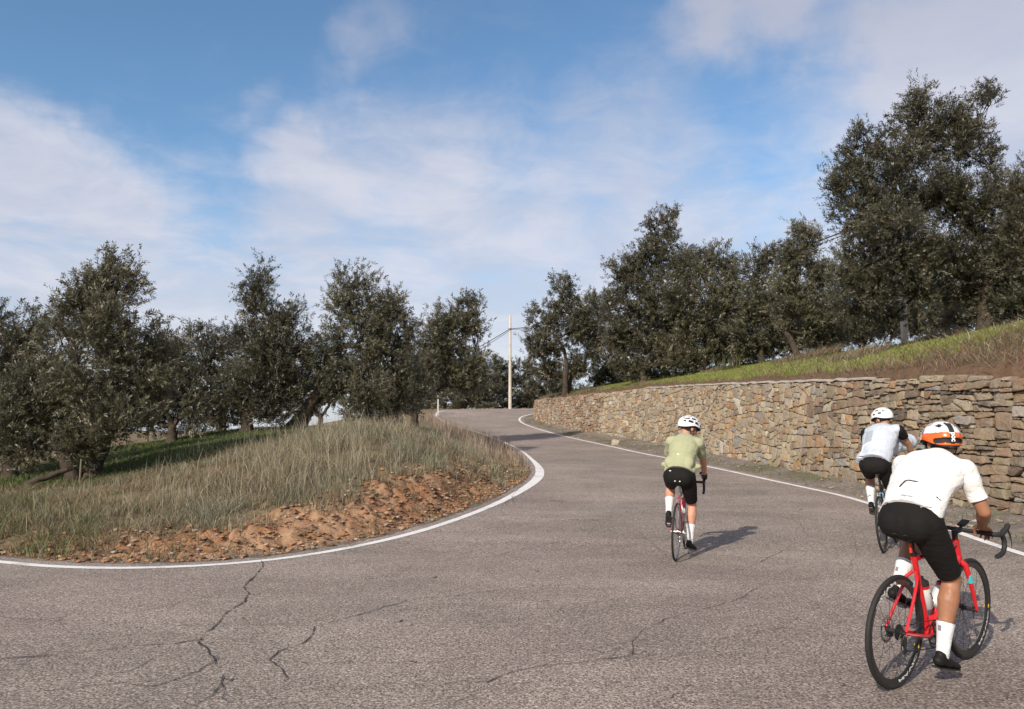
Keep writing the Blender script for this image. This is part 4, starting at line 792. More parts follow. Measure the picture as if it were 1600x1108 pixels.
# ================================================================== poles, wires, marker, fence
m_pole = mat('pale_concrete', (.55, .50, .42), .85, var=.2, vs=3, bump=.3, bs=30)
m_wire = mat('cable_black', (.03, .03, .032), .6); m_metal = mat('grey_metal', (.35, .35, .36), .4, metal=.9); m_wood = mat('weathered_wood', (.20, .155, .115), .9, var=.3, vs=12, bump=.5)
def pole(u, Y, vtop, r0, r1, label):
    b = at(u, 600, Y); z = G(b.x, Y); top = at(u, vtop, Y).z; h = top-z; root = empty('utility_pole', (b.x, Y, z)); tag(root, label, 'utility pole')
    M_ = MB(); M_.tube([(0, 0, -.3), (0, 0, h*.5), (0, 0, h-.03), (0, 0, h)], [r0, (r0+r1)/2, r1, r1*.8], 14); M_.build('shaft', m_pole, root)
    return root, h
p1, h1 = pole(797, 68.5, 493, .155, .10, 'slender pale utility pole standing at the crest of the road')
za = at(797, 514, 68.5).z-p1.location.z
M_ = MB(); M_.tube([(0, 0, za-.07), (0, 0, za+.07)], .135, 12); M_.box((0, -.14, za), (.34, .05, .08)); M_.build('cable_bracket', m_metal, p1)
p2, h2 = pole(1417, 29, 300, .135, .10, 'concrete post half hidden under the biggest olive tree')
M_ = MB(); M_.tube([(0, 0, h2-.5), (0, 0, h2-.4)], .13, 12); M_.box((0, -.13, h2-.45), (.30, .05, .08)); M_.build('cable_bracket', m_metal, p2)
def cable(a, b, sag, r, label):
    t = np.linspace(0, 1, 30)[:, None]; a = np.array(a); b = np.array(b); p = a+(b-a)*t; p[:, 2] -= sag*4*(t[:, 0]*(1-t[:, 0]))
    M_ = MB(); M_.tube(p, r, 6); tag(M_.build('overhead_cable', m_wire), label, 'cable', 'overhead cables on the poles')
q = at(797, 514, 68.4); e = at(600, 612, 75); e2 = at(600, 618, 75)
cable(q, e, .35, .035, 'upper overhead cable running left from the pale pole'); cable(q-Vector((0, 0, .12)), e2, .5, .022, 'lower overhead cable running left from the pale pole')
w2 = at(1417, 322, 29)
cable(q, w2, .9, .030, 'upper overhead cable running right from the pale pole to the concrete post'); cable(q-Vector((0, 0, .08)), w2-Vector((0, 0, .12)), 1.0, .018, 'lower overhead cable running right from the pale pole to the concrete post')
# delineator post
mk = at(684, 640, 60.5); z = G(mk.x, 60.5); root = empty('marker_post', (mk.x, 60.5, z)); tag(root, 'white road marker post at the left edge before the crest', 'marker post')
m_wht = mat('white_plastic', (.72, .72, .70), .5); m_blk = mat('black_band', (.03, .03, .03), .5); m_refl = mat('reflector', (.6, .35, .1), .25)
M_ = MB(); top_h = at(684, 618, 60.5).z-z
M_.tube([(0, 0, -.1), (0, 0, top_h-.28)], [.075, .07], 3); M_.build('post', m_wht, root)
M_ = MB(); M_.tube([(0, 0, top_h-.28), (0, 0, top_h-.1)], [.071, .071], 3); M_.build('band', m_blk, root); M_ = MB(); M_.tube([(0, 0, top_h-.1), (0, 0, top_h-.02), (0, 0, top_h)], [.07, .068, .04], 3); M_.build('cap', m_wht, root)
M_ = MB(); M_.box((0, -.072, top_h-.19), (.035, .008, .08)); M_.build('reflector', m_refl, root)
# rail fence behind the left trees
fa = at(232, 662, 30); fb = at(305, 640, 30)
fl = empty('rail_fence', (fa.x, 30, G(fa.x, 30))); tag(fl, 'weathered grey rail on a short post in the shade behind the left trees', 'fence'); o0 = fl.location
for px_, nm in ((297, 'post'), (232, 'post')):
    c = at(px_, 640, 30); zz = G(c.x, 30); M_ = MB(); M_.tube([(c.x-o0.x, 0, zz-o0.z-.2), (c.x-o0.x, 0, at(px_, 645 if px_ > 250 else 663, 30).z-o0.z+.08)], [.055, .05], 8); M_.build(nm, m_wood, fl)
M_ = MB(); a = at(215, 655, 30); b = at(300, 644, 30); M_.tube([Vector((a.x-o0.x, -.07, a.z-o0.z)), Vector((b.x-o0.x, -.07, b.z-o0.z))], .035, 8); M_.build('rail', mat('grey_rail', (.42, .42, .42), .8, var=.3, vs=9), fl)
# thin stake beside the near olive trunk
s_ = at(124, 760, 15.6); z = G(s_.x, 15.6); M_ = MB(); M_.tube([(0, 0, -.2), (.01, 0, at(124, 718, 15.6).z-z)], [.022, .018], 8); M_.ell((.01, 0, at(124, 718, 15.6).z-z), (.02, .02, .012), nu=8, nv=4)
st = M_.build('garden_stake', m_wood); st.location = (s_.x, 15.6, z); tag(st, 'thin upright stake in front of the large near olive trunk', 'stake')
# pale boulder and a fallen log at the left end of the slope
def rock(u, v, Y, r, label, col, nm='boulder', rot=0, name2='boulder'):
    bm = bmesh.new(); bmesh.ops.create_icosphere(bm, subdivisions=4, radius=1); 
    for q_ in bm.verts:
        k = 1+.35*(float(fbm(q_.co.x*1.6+u, q_.co.y*1.6, q_.co.z*1.6))-.5)*2+.08*(float(vnoise(q_.co.x*6, q_.co.y*6, q_.co.z*6))-.5); q_.co = Vector((q_.co.x*r[0], q_.co.y*r[1], q_.co.z*r[2]))*k
    me = bpy.data.meshes.new(nm); bm.to_mesh(me); bm.free(); me.polygons.foreach_set('use_smooth', [True]*len(me.polygons)); o = link(nm, me, mat('rock'+nm, col, .95, var=.4, vs=4, bump=1, bs=18)); c = at(u, v, Y); o.location = (c.x, Y, G(c.x, Y)+r[2]*.25); o.rotation_euler = (0, 0, rot); tag(o, label, cat='rock'); return o
#rock(36, 800, 12.6, (.19, .19, .27), 'pale upright boulder half sunk in weeds on the far left', (.20, .155, .105))
rock(962, 668, 35, (.22, .2, .20), 'rounded pale stone lying at the foot of the wall', (.42, .36, .27), 'rock')
lg = MB(); c = at(45, 752, 16.2); p, r = bez(np.array((0, 0, .12)), np.array((.75, .3, .42)), np.array((0, 0, .05)), 9, .05, .075, .04); lg.tube(p, list(r), 10)
o = lg.build('fallen_log', m_bark); o.location = (c.x, 16.2, G(c.x, 16.2)-.05); tag(o, 'grey fallen log lying at the feet of the leftmost olive trees', 'log')
rng_r = random.Random(9)
for j, (u, v, Y) in enumerate(()): pass
# ================================================================== bicycles
def xf(q):
    X0, Y0, h, a = q
    M = Matrix(((math.sin(h), -math.cos(h), 0, X0), (math.cos(h), math.sin(h), 0, Y0), (0, 0, 1, float(zr(Y0))+.002), (0, 0, 0, 1)))
    return M @ Matrix.Rotation(a, 4, 'X')
def text_mesh(body, size=1.0, shear=0, bold=0):
    cu = bpy.data.curves.new('txt', 'FONT'); cu.body = body; cu.size = size; cu.shear = shear; cu.offset = bold; cu.resolution_u = 3; cu.align_x = 'CENTER'
    o = bpy.data.objects.new('txt', cu); COL.objects.link(o); dg = bpy.context.evaluated_depsgraph_get(); me = o.evaluated_get(dg).to_mesh()
    V = np.array([tuple(v.co) for v in me.vertices]); Fc = [tuple(p.vertices) for p in me.polygons]; o.evaluated_get(dg).to_mesh_clear(); bpy.data.objects.remove(o); bpy.data.curves.remove(cu)
    return V, Fc
m_tyre = mat('tyre_rubber', (.018, .017, .016), .75, var=.3, vs=40); m_carb = mat('carbon_black', (.014, .014, .015), .38, coat=.3); m_matb = mat('matt_black', (.018, .017, .017), .7)
m_alu = mat('aluminium', (.55, .55, .56), .3, metal=.9); m_steel = mat('steel', (.40, .40, .41), .32, metal=1); m_spoke_d = mat('black_spoke', (.05, .05, .05), .35, metal=.7); m_rim_s = mat('silver_rim', (.45, .45, .46), .35, metal=.8)
m_red = mat('red_paint', (.62, .015, .022), .28, coat=.6); m_cyan = mat('cyan_band', (.06, .50, .55), .35, coat=.4); m_redB = mat('crimson_paint', (.50, .03, .06), .3, coat=.5); m_white = mat('white_paint', (.78, .78, .77), .4); m_blue = mat('pale_blue_paint', (.18, .42, .60), .3, coat=.4)
m_yel = mat('yellow_label', (.75, .55, .08), .5); m_lamp = mat('red_lens', (.65, .05, .03), .3); m_bottle = mat('clear_bottle', (.62, .62, .62), .35)
def wheel(root, cx, R, tyre, rim_d, style, front, sc_txt=True, W_=None):
    rimo = R-tyre*1.55
    M_ = MB(); c = (cx, 0, R)
    M_.lathe([(rimo-.002, -.011), (rimo+.004, -.010), (rimo+.004, .010), (rimo-.002, .011), (rimo-rim_d*.6, .010), (rimo-rim_d, .004), (rimo-rim_d, -.004), (rimo-rim_d*.6, -.010)], 72, 0, c, closed=True)
    w = M_.build('wheel', m_carb if style != 'silver' else m_rim_s, root)
    M_ = MB(); rc = R-tyre; M_.lathe([(rc+tyre*math.cos(a), tyre*math.sin(a)) for a in [2*math.pi*k/12 for k in range(12)]], 96, 0, c, closed=True); M_.build('tyre', m_tyre, w)
    M_ = MB(); hw = .038 if front else .045; M_.lathe([(.006, -.062), (.010, -.06), (.010, -hw), (.022, -hw), (.022, -hw+.006), (.013, -hw+.012), (.013, hw-.012), (.022, hw-.006), (.022, hw), (.010, hw), (.010, .06), (.006, .062)], 20, 0, c); M_.build('hub', m_matb if style != 'silver' else m_alu, w)
    M_ = MB(); n = 24; ri = rimo-rim_d+.002
    for k in range(n):
        sgn = 1 if k % 2 else -1; a = 2*math.pi*k/n; b = a+sgn*(.95 if k % 4 < 2 else -.95)*.8
        M_.tube([(cx+.021*math.cos(b), sgn*hw*.92, R+.021*math.sin(b)), (cx+ri*math.cos(a), 0, R+ri*math.sin(a))], .0012, 4, cap=False)
    M_.build('spokes', m_spoke_d if style != 'silver' else m_steel, w)
    if style == 'disc':
        M_ = MB(); M_.lathe([(.062, .050), (.080, .050), (.080, .052), (.062, .052)], 40, 0, c, closed=True)
        for k in range(6): a = 2*math.pi*k/6; M_.tube([(cx+.015*math.cos(a), .051, R+.015*math.sin(a)), (cx+.064*math.cos(a+.5), .051, R+.064*math.sin(a+.5))], .0035, 4)
        M_.build('brake_rotor', m_steel, w)
    if sc_txt:
        V_, Fc = text_mesh('MAVIC', .030, .2, .0010); V_[:, 0] *= 3.0; pos = []; rr0 = rimo-rim_d*.42-.002
        for side in (1, -1):
            for a0 in ((-38, 142) if front else (-62, 118)):
                T = MB()
                P_ = []
                for x, y, z in V_:
                    a = R_(a0)+(x/rr0)*(1 if side < 0 else -1)*(1 if side < 0 else -1); r = rr0+(y-.011)*.85
                    if side > 0: a = R_(a0)+x/rr0; r = rr0-(y-.011)*-.85
                    P_.append((cx+r*math.cos(a), side*.0125, R+r*math.sin(a)))
                T.add(P_, Fc); T.build('lettering', m_white, w)
        for side in (1, -1):
            T = MB(); a = R_(-4 if front else -26); T.box((cx+rr0*math.cos(a), side*.0125, R+rr0*math.sin(a)), (.012, .002, .022)); T.build('rim_label', m_yel, w)
    return w
def bike(q, style, label, R=.338, bars=.21, barz=.88, barx=.875, saddle=.93, sc=1.0, crank=-90):
    root = empty('road_bicycle'); root.matrix_world = xf(q) @ Matrix.Scale(sc, 4); tag(root, label, 'bicycle', 'road bicycles climbing the bend')
    A = style == 'A'; mf = m_red if A else (m_redB if style == 'B' else m_carb); ty = .0155 if A else .0125
    kind = 'disc' if A else ('silver' if style == 'B' else 'dark')
    wheel(root, 0, R, ty, .036 if A else (.026 if style != 'B' else .016), kind, False, A); wheel(root, .99, R, ty, .036 if A else (.026 if style != 'B' else .016), kind, True, A)
    bb = Vector((.41, 0, .27)); ax_r = Vector((0, 0, R)); st = Vector((.225, 0, .77)) if A else Vector((.235, 0, .745)); ht = Vector((.795, 0, .82)); hb = Vector((.838, 0, .69)); fa = Vector((.99, 0, R))
    k = 1 if A else (.72 if style == 'B' else .9)
    M_ = MB()
    M_.tube([bb, bb.lerp(st, .5), st], [.022*k, .019*k, .018*k], 12); M_.tube([st+Vector((.0, 0, -.02)), ht+Vector((0, 0, -.02))], [.020*k, .024*k], 12); M_.tube([bb, hb+Vector((0, 0, .02))], [.030*k, .028*k], 12); M_.tube([hb, ht], [.026*k, .024*k], 12); M_.tube([bb+Vector((0, -.042, 0)), bb+Vector((0, .042, 0))], .026*k, 12)
    fr = M_.build('frame', mf, root)
    for s in (1, -1):
        tp = st+Vector((.012, s*.012, -.10 if A else -.03)); dn = ax_r+Vector((.005, s*.062, .01)); md = tp.lerp(dn, .45)+Vector((-.0, s*.012, 0))
        M_ = MB(); M_.tube([tp, tp+Vector((-.035, s*.022, -.03)), md, dn], [.011*k, .011*k, .0095*k, .009*k], 10); M_.build('seat_stay', mf, root)
        M_ = MB(); M_.tube([bb+Vector((-.01, s*.03, -.005)), bb+Vector((-.10, s*.045, .0)), dn+Vector((.0, 0, -.012))], [.015*k, .012*k, .009*k], 10); M_.build('chain_stay', mf, root)
        if A:
            a = md.lerp(tp, .40); b = md.lerp(tp, .62); M_ = MB(); M_.tube([a+Vector((0, 0, 0)), b+Vector((-.004, s*.002, 0))], .0122, 10); M_.build('paint_band', m_cyan, fr)
        elif style == 'B':
            M_ = MB(); M_.tube([tp+Vector((-.03, s*.02, -.03)), md], .0095, 10); M_.build('paint_band', m_white, fr)
        else:
            M_ = MB(); M_.tube([md.lerp(tp, .1), md.lerp(tp, .9)], .0112, 10); M_.build('paint_band', m_blue, fr)
    M_ = MB(); cr = hb+Vector((.012, 0, -.01)); M_.tube([ht, hb], [.016, .018], 10)
    for s in (1, -1): M_.tube([cr, cr+Vector((.012, s*.036, -.03)), (.905, s*.047, .55), (.952, s*.052, .44), (.99, s*.056, R)], [.022*k, .019*k, .0165*k, .013*k, .010*k], 10)
    fk = M_.build('fork', mf, root)
    if A:
        for s in (1, -1): M_ = MB(); M_.tube([(.893, s*.0455, .585), (.913, s*.048, .532)], .0185, 10); M_.build('paint_band', m_cyan, fk)
    # seat post, saddle
    sd_ = (Vector((.41, 0, .27))-st).normalized(); stp = Vector((st.x-.045*(saddle-.77)/.16, 0, saddle-.045))
    M_ = MB(); M_.tube([st+sd_*.05, stp], .0145, 12); M_.tube([st+sd_*-.004, st+sd_*-.02], .021, 12); sp = M_.build('seat_post', m_carb if style != 'B' else m_alu, root)
    if A: M_ = MB(); p = st.lerp(stp, .45)+Vector((-.022, 0, 0)); M_.tube([p+Vector((.008, 0, -.03)), p+Vector((-.004, 0, .03))], .0095, 8); M_.build('tail_lamp', m_lamp, root)
    M_ = MB(); S0 = Vector((stp.x-.02, 0, saddle))
    V_ = []; L_ = np.linspace(0, 1, 13)
    for t in L_:
        x = S0.x-.11+.265*t; w_ = .068*(1-ss(.0, .55, t))+.021; w_ *= (.75+.25*ss(0, .08, t)); w_ *= (1-.6*ss(.94, 1, t)); z = saddle+.012*(1-t)-.008*math.sin(t*3.1)
        for a in np.linspace(0, 2*math.pi, 14, endpoint=False): V_.append((x, w_*math.cos(a), z-.006+.018*math.sin(a)*(1 if math.sin(a) > 0 else 1.3)-.012*(math.cos(a)**2)))
    M_.add(V_, [(i*14+j, i*14+(j+1) % 14, (i+1)*14+(j+1) % 14, (i+1)*14+j) for i in range(12) for j in range(14)]+[tuple(range(14)), tuple(12*14+j for j in range(14))])
    sa = M_.build('saddle', m_matb, root)
    M_ = MB()
    for s in (1, -1): M_.tube([(S0.x-.07, s*.022, saddle-.02), (S0.x-.03, s*.022, saddle-.038), (S0.x+.05, s*.020, saddle-.038), (S0.x+.12, s*.008, saddle-.018)], .0035, 6)
    M_.tube([(stp.x, -.028, saddle-.040), (stp.x, .028, saddle-.040)], .012, 8); M_.build('saddle_rails', m_steel, sa)
    # cockpit
    cb = Vector((barx, 0, barz)); M_ = MB(); M_.tube([ht+Vector((.003, 0, -.002)), ht+Vector((-.012, 0, barz-.82+.004))], .018, 12); M_.tube([ht+Vector((-.010, 0, barz-.82-.012)), cb], [.019, .017], 12); M_.build('stem', m_matb, root)
    W_ = bars; M_ = MB(); M_.tube([cb+Vector((0, -W_*.62, 0)), cb, cb+Vector((0, W_*.62, 0))], .014, 10)
    for s in (1, -1):
        pts_ = [(0, .55, 0), (.0, .80, 0), (.012, .93, 0), (.045, .99, -.002), (.080, 1.0, -.012), (.100, 1.01, -.045), (.098, 1.02, -.085), (.070, 1.03, -.118), (.02, 1.04, -.130), (-.035, 1.05, -.134)]
        M_.tube([cb+Vector((x, s*W_*y, z)) for x, y, z in pts_], .0160, 10)
    hbr = M_.build('handlebar', m_matb, root)
    for s in (1, -1):
        o = cb+Vector((.075, s*W_, .0)); M_ = MB(); M_.tube([o+Vector((-.018, 0, -.004)), o+Vector((.02, 0, .014)), o+Vector((.052, s*.004, .030)), o+Vector((.072, s*.006, .052)), o+Vector((.076, s*.006, .066))], [.016, .019, .0175, .017, .010], 10)
        h_ = M_.build('brake_hood', m_matb, hbr)
        M_ = MB(); M_.tube([o+Vector((.062, s*.008, .030)), o+Vector((.082, s*.014, -.005)), o+Vector((.078, s*.022, -.05)), o+Vector((.060, s*.032, -.095))], [.007, .0085, .0075, .004], 8, flat=.6); M_.build('brake_lever', m_carb if style != 'B' else m_alu, hbr)
    if A: M_ = MB(); M_.box((0, 0, 0), (.085, .052, .016), rot=Matrix.Rotation(-.35, 3, 'Y')); o = M_.build('bike_computer', m_matb, root); o.location = cb+Vector((.045, 0, .042)); bv = o.modifiers.new('b', 'BEVEL'); bv.width = .006; bv.segments = 3; M_ = MB(); M_.tube([cb+Vector((.0, .0, .014)), cb+Vector((.03, 0, .034))], .009, 8); M_.build('computer_mount', m_matb, root)
    # drivetrain
    M_ = MB(); c = (bb.x, -.045, bb.z)
    for r_, n_ in ((.088, 0), (.070, .006)):
        M_.lathe([(r_-.010, -.0015+n_), (r_, -.001+n_), (r_, .001+n_), (r_-.010, .0015+n_)], 60, 0, c, closed=True)
    for i in range(4): a = 2*math.pi*i/4+.4; M_.tube([(c[0]+.01*math.cos(a), c[1], c[2]+.01*math.sin(a)), (c[0]+.078*math.cos(a), c[1]+.001, c[2]+.078*math.sin(a))], .006, 6)
    ca = R_(crank); pr = Vector((bb.x+.172*math.cos(ca), -.072, bb.z+.172*math.sin(ca))); pl = Vector((bb.x-.172*math.cos(ca), .072, bb.z-.172*math.sin(ca)))
    M_.tube([(bb.x, -.055, bb.z), pr], [.013, .010], 8); M_.tube([(bb.x, .055, bb.z), pl], [.013, .010], 8); M_.tube([(bb.x, -.06, bb.z), (bb.x, .06, bb.z)], .012, 8)
    cs_ = M_.build('crankset', m_carb if style != 'B' else m_alu, root)
    for p, s in ((pr, -1), (pl, 1)): M_ = MB(); M_.tube([p, p+Vector((0, s*.055, 0))], .006, 8); M_.box(p+Vector((0, s*.05, 0)), (.07, .055, .012)); M_.build('pedal', m_matb, cs_)
    M_ = MB()
    for i in range(7): r_ = .048-.0045*i; M_.lathe([(.014, -.018-.004*i-.0008), (r_, -.018-.004*i-.0008), (r_, -.018-.004*i+.0008), (.014, -.018-.004*i+.0008)], 28, 0, (0, 0, R), closed=True)
    M_.build('cassette', m_steel if style == 'B' else m_matb, root)
    M_ = MB(); r1, r2 = .088, .036; t1 = (bb.x, bb.z+r1); t2 = (0, R+r2); jA = (.035, R-.105); 
    loop = [(bb.x+r1*math.cos(a), bb.z+r1*math.sin(a)) for a in np.linspace(math.pi/2, -math.pi/2, 14)]+[(.04, R-.120), (.018, R-.115), (.012, R-.075), (.012, R-.05)]+[(r2*math.cos(a), R+r2*math.sin(a)) for a in np.linspace(-.6, math.pi/2+4.71*0, 4)]
    pts3 = [(x, -.046+.016*(x < .1), z) for x, z in loop]+[(bb.x, -.046, bb.z+r1)]; M_.tube(pts3, .0032, 5, cap=False); M_.build('chain', m_steel if style == 'B' else m_matb, root)
    M_ = MB(); M_.tube([(.0, -.06, R-.02), (.012, -.052, R-.05), (.03, -.045, R-.11)], [.010, .012, .006], 8)
    for (x, z) in ((.012, R-.062), (.030, R-.112)): M_.lathe([(.004, -.050), (.020, -.050), (.020, -.044), (.004, -.044)], 16, 0, (x, .004, z), closed=True)
    M_.build('rear_derailleur', m_alu if style == 'B' else m_matb, root)
    if A:
        M_ = MB(); M_.box((.045, .058, R-.03), (.05, .022, .045)); M_.tube([(.0, .062, R+.01), (.06, .058, R-.02)], .007, 6); M_.build('brake_caliper', m_matb, root)
        M_ = MB(); M_.box((.955, .062, R+.09), (.028, .022, .06)); M_.build('brake_caliper', m_matb, root)
    else:
        M_ = MB()
        for s in (1, -1): M_.tube([(.165, 0, .70), (.165, s*.035, .69), (.16, s*.028, .655)], .006, 6)
        M_.build('rim_brake', m_alu, root)
    # bottles
    dtm = bb.lerp(hb, .42); dd = (hb-bb).normalized(); nrm = Vector((-dd.z, 0, dd.x))
    def bottle(c, d_, n_, nm='bottle'):
        M_ = MB(); M_.tube([c-d_*.09, c-d_*.085, c+d_*.04, c+d_*.055, c+d_*.07], [.030, .036, .036, .030, .032], 18); b_ = M_.build(nm, m_bottle, root)
        M_ = MB(); M_.tube([c+d_*.071, c+d_*.09, c+d_*.093, c+d_*.105, c+d_*.107, c+d_*.13], [.034, .034, .022, .020, .010, .009], 18); M_.build('bottle_cap', m_matb, b_)
        if A: M_ = MB(); M_.tube([c+d_*.052, c+d_*.0705], [.0335, .035], 18); M_.build('collar', m_red, b_)
        M_ = MB()
        for an in (-.9, .9): M_.tube([c-d_*.095-n_*.03, c-d_*.095+n_*.0, c-d_*.03+n_*(.038*math.cos(an))+Vector((0, .04*math.sin(an), 0)), c+d_*.02+n_*(.030*math.cos(an*1.8))+Vector((0, .040*math.sin(an*1.8), 0)), c+d_*.03-n_*.030], .003, 6)
        M_.build('bottle_cage', m_matb, root)
    bottle(dtm+nrm*.058, dd, nrm)
    sdd = (st-bb).normalized(); bottle(bb.lerp(st, .44)+Vector((sdd.z, 0, -sdd.x))*.052, sdd, Vector((sdd.z, 0, -sdd.x)))
    return root
QA = (2.318, 4.813, .927, .05); QB = (1.927, 9.24, .343, .045); QC = (4.66, 9.80, .60, -.06)
bike(QA, 'A', 'bright red disc brake bicycle with cyan bands under the nearest rider', bars=.228, saddle=.93)
bike(QB, 'B', 'crimson road bicycle with silver parts under the green jerseyed rider', R=.336, saddle=.92, barz=.87)
bike(QC, 'C', 'black and pale blue bicycle by the wall, half hidden by the nearest rider', R=.336, saddle=.96, barz=.95, bars=.265, sc=1.04, crank=-75)
# ================================================================== riders
def V3(*a): return Vector(a)
def remesh(mb, vox, sm=4):
    me = mesh_faces('tmp', mb.V, mb.Fc); bm = bmesh.new(); bm.from_mesh(me); bmesh.ops.recalc_face_normals(bm, faces=bm.faces); bm.to_mesh(me); bm.free()
    o = bpy.data.objects.new('tmp', me); COL.objects.link(o); m = o.modifiers.new('r', 'REMESH'); m.mode = 'VOXEL'; m.voxel_size = vox; m.use_smooth_shade = True
    s = o.modifiers.new('s', 'SMOOTH'); s.factor = .5; s.iterations = sm
    dg = bpy.context.evaluated_depsgraph_get(); r = bpy.data.meshes.new_from_object(o.evaluated_get(dg)); bpy.data.objects.remove(o); return r
def coords(me): a = np.empty(len(me.vertices)*3, np.float32); me.vertices.foreach_get('co', a); return a.reshape(-1, 3).astype(float)
def setco(me, V): me.vertices.foreach_set('co', V.astype(np.float32).ravel()); me.update()
def cap(mb, a, b, ra, rb, n=16):
    a, b = Vector(a), Vector(b); d_ = (b-a); L = d_.length; d_.normalize(); P_ = []; r = []
    for t in (-.98, -.8, -.5, -.2): P_.append(a+d_*ra*t); r.append(ra*math.sqrt(1-t*t))
    m = max(1, int(L/.04))
    for i in range(m+1): t = i/m; P_.append(a.lerp(b, t)); r.append(ra+(rb-ra)*t)
    for t in (.2, .5, .8, .98): P_.append(b+d_*rb*t); r.append(rb*math.sqrt(1-t*t))
    mb.tube(P_, r, n)
def ik(a, c, l1, l2, pole):
    a, c = Vector(a), Vector(c); v = c-a; L = min(v.length, (l1+l2)*.995); u = v.normalized(); x = (l1*l1-l2*l2+L*L)/(2*L); h = math.sqrt(max(l1*l1-x*x, 1e-5)); p = Vector(pole); p = (p-u*p.dot(u)).normalized(); return a+u*x+p*h
def chain(mb, pts, infl=0, n=16):
    """oriented ellipsoids along a curved spine: (pos, half width, half depth)"""
    for i, (p, w, dp) in enumerate(pts):
        a = Vector(pts[max(i-2, 0)][0]); b = Vector(pts[min(i+2, len(pts)-1)][0]); t = (b-a).normalized(); y = Vector((0, 1, 0)); y = (y-t*y.dot(t)).normalized(); x = y.cross(t)
        Rm = Matrix((x, y, t)).transposed(); mb.ell(p, (dp+infl, w+infl, .085+infl*.5), nu=20, nv=12, rot=Rm)
def interp_spine(P, N, bow, prof, n=17):
    P, N = Vector(P), Vector(N); d_ = N-P; nrm = Vector((-d_.z, 0, d_.x)).normalized(); o = []
    for i in range(n):
        t = i/(n-1); w = float(np.interp(t, prof[0], prof[1])); dp = float(np.interp(t, prof[0], prof[2])); o.append((P+d_*t+nrm*bow*math.sin(math.pi*t), w, dp))
    return o
def hand_prims(mb, w, d_, s, pn, curl=1.0, infl=0, k=1.0):
    """w wrist, d_ towards knuckles, s towards the thumb side, pn out of the palm"""
    w = Vector(w); d_ = Vector(d_).normalized(); s = Vector(s); s = (s-d_*s.dot(d_)).normalized(); pn = d_.cross(s)*(1 if d_.cross(s).dot(Vector(pn)) > 0 else -1)
    Rm = Matrix((d_, s, pn)).transposed(); mb.ell(w+d_*.048*k, (.052*k+infl, .041*k+infl, .016*k+infl), rot=Rm); mb.ell(w+d_*.03*k+s*.022*k+pn*.006, (.034*k+infl, .018*k+infl, .016*k+infl), rot=Rm)
    for i, (o, L) in enumerate(((.031, .9), (.0105, 1.0), (-.010, .95), (-.030, .76))):
        p = w+d_*(.088-.006*abs(i-1.2))*k+s*o*k; a = .35*curl; r = .0092*k+infl-.0004*i
        for j, (sl, da) in enumerate(((.042, .75), (.027, .95), (.021, .5))):
            dirn = d_*math.cos(a)+pn*math.sin(a)+s*(.04*(1.5-i)); q = p+dirn*sl*L*k; cap(mb, p, q, r, r*.93, 10); p = q; a += da*curl; r *= .93
    p = w+d_*.028*k+s*.034*k; a = 0
    for sl, dv in ((.036, d_*.75+s*.62+pn*.35), (.03, d_*.85+s*.15+pn*.6), (.024, d_*.7-s*.15+pn*.75)):
        q = p+dv.normalized()*sl*k; cap(mb, p, q, .0115*k+infl, .0105*k+infl, 10); p = q
def clampv(V, p, n, sel=None):
    """flatten vertices beyond the plane onto it"""
    p = np.array(p, float); n = np.array(n, float); n /= np.linalg.norm(n); dd = (V-p)@n; m = dd > 0
    if sel is not None: m &= sel(V)
    V[m] -= n*dd[m][:, None]; return V
def near_axis(a, b, r):
    a = np.array(a, float); b = np.array(b, float); u = (b-a)/np.linalg.norm(b-a)
    def f(V): q = V-a; t = q@u; return (np.linalg.norm(q-t[:, None]*u, axis=1) < r) & (t > -.02)
    return f
def cloth(name, col, rough=.75, weave=.0, sheen=.1, bump=.25, bs=140, var=.05):
    new = name not in MATS; m = mat(name, col, rough, var=var, vs=30, bump=bump, bs=bs, spec=.25, sheen=sheen)
    if new:                                    # soft folds under the fine weave
        N = NT.__new__(NT); N.t = m.node_tree; b = [n for n in N.t.nodes if n.type == 'BSDF_PRINCIPLED'][0]; bp = [n for n in N.t.nodes if n.type == 'BUMP'][0]
        tc_ = N.n('ShaderNodeTexCoord').outputs['Object']; mp = N.n('ShaderNodeMapping'); N.l(tc_, mp.inputs[0]); mp.inputs['Rotation'].default_value = (.3, .7, .2); mp.inputs['Scale'].default_value = (1, .55, 2.1)
        f = N.noise(mp.outputs[0], 9, 3, .5, 1.2); b2 = N.n('ShaderNodeBump'); b2.inputs['Strength'].default_value = .32; b2.inputs['Distance'].default_value = .03; N.l(f, b2.inputs['Height']); N.l(b2.outputs[0], bp.inputs['Normal'])
    return m
def skin_mat(name, col):
    m = mat(name, col, .48, var=.16, vs=14, bump=.12, bs=90, spec=.4); 
    for nd in m.node_tree.nodes:
        if nd.type == 'BSDF_PRINCIPLED': nd.inputs['Subsurface Weight'].default_value = .12; nd.inputs['Subsurface Scale'].default_value = .01
    return m
def head_parts(body_mb, H, Rh):
    def P(x, y, z): return H+Rh @ Vector((x, y, z))
    E = lambda c, r: body_mb.ell(P(*c), r, nu=20, nv=14, rot=Rh)
    E((0, 0, .02), (.096, .076, .105)); E((.03, 0, -.035), (.062, .058, .065)); E((.058, 0, -.088), (.034, .036, .030)); E((-.045, 0, -.02), (.055, .062, .06))
    E((.086, 0, .022), (.018, .050, .014)); E((.100, 0, -.012), (.016, .012, .026)); E((.108, 0, -.026), (.015, .016, .012)); E((.090, 0, -.055), (.014, .026, .007)); E((.088, 0, -.066), (.014, .022, .007))
    for s in (1, -1): E((.006, s*.080, -.006), (.017, .009, .031)); E((.062, s*.042, -.022), (.026, .022, .022)); E((.09, s*.008, -.03), (.012, .010, .009))
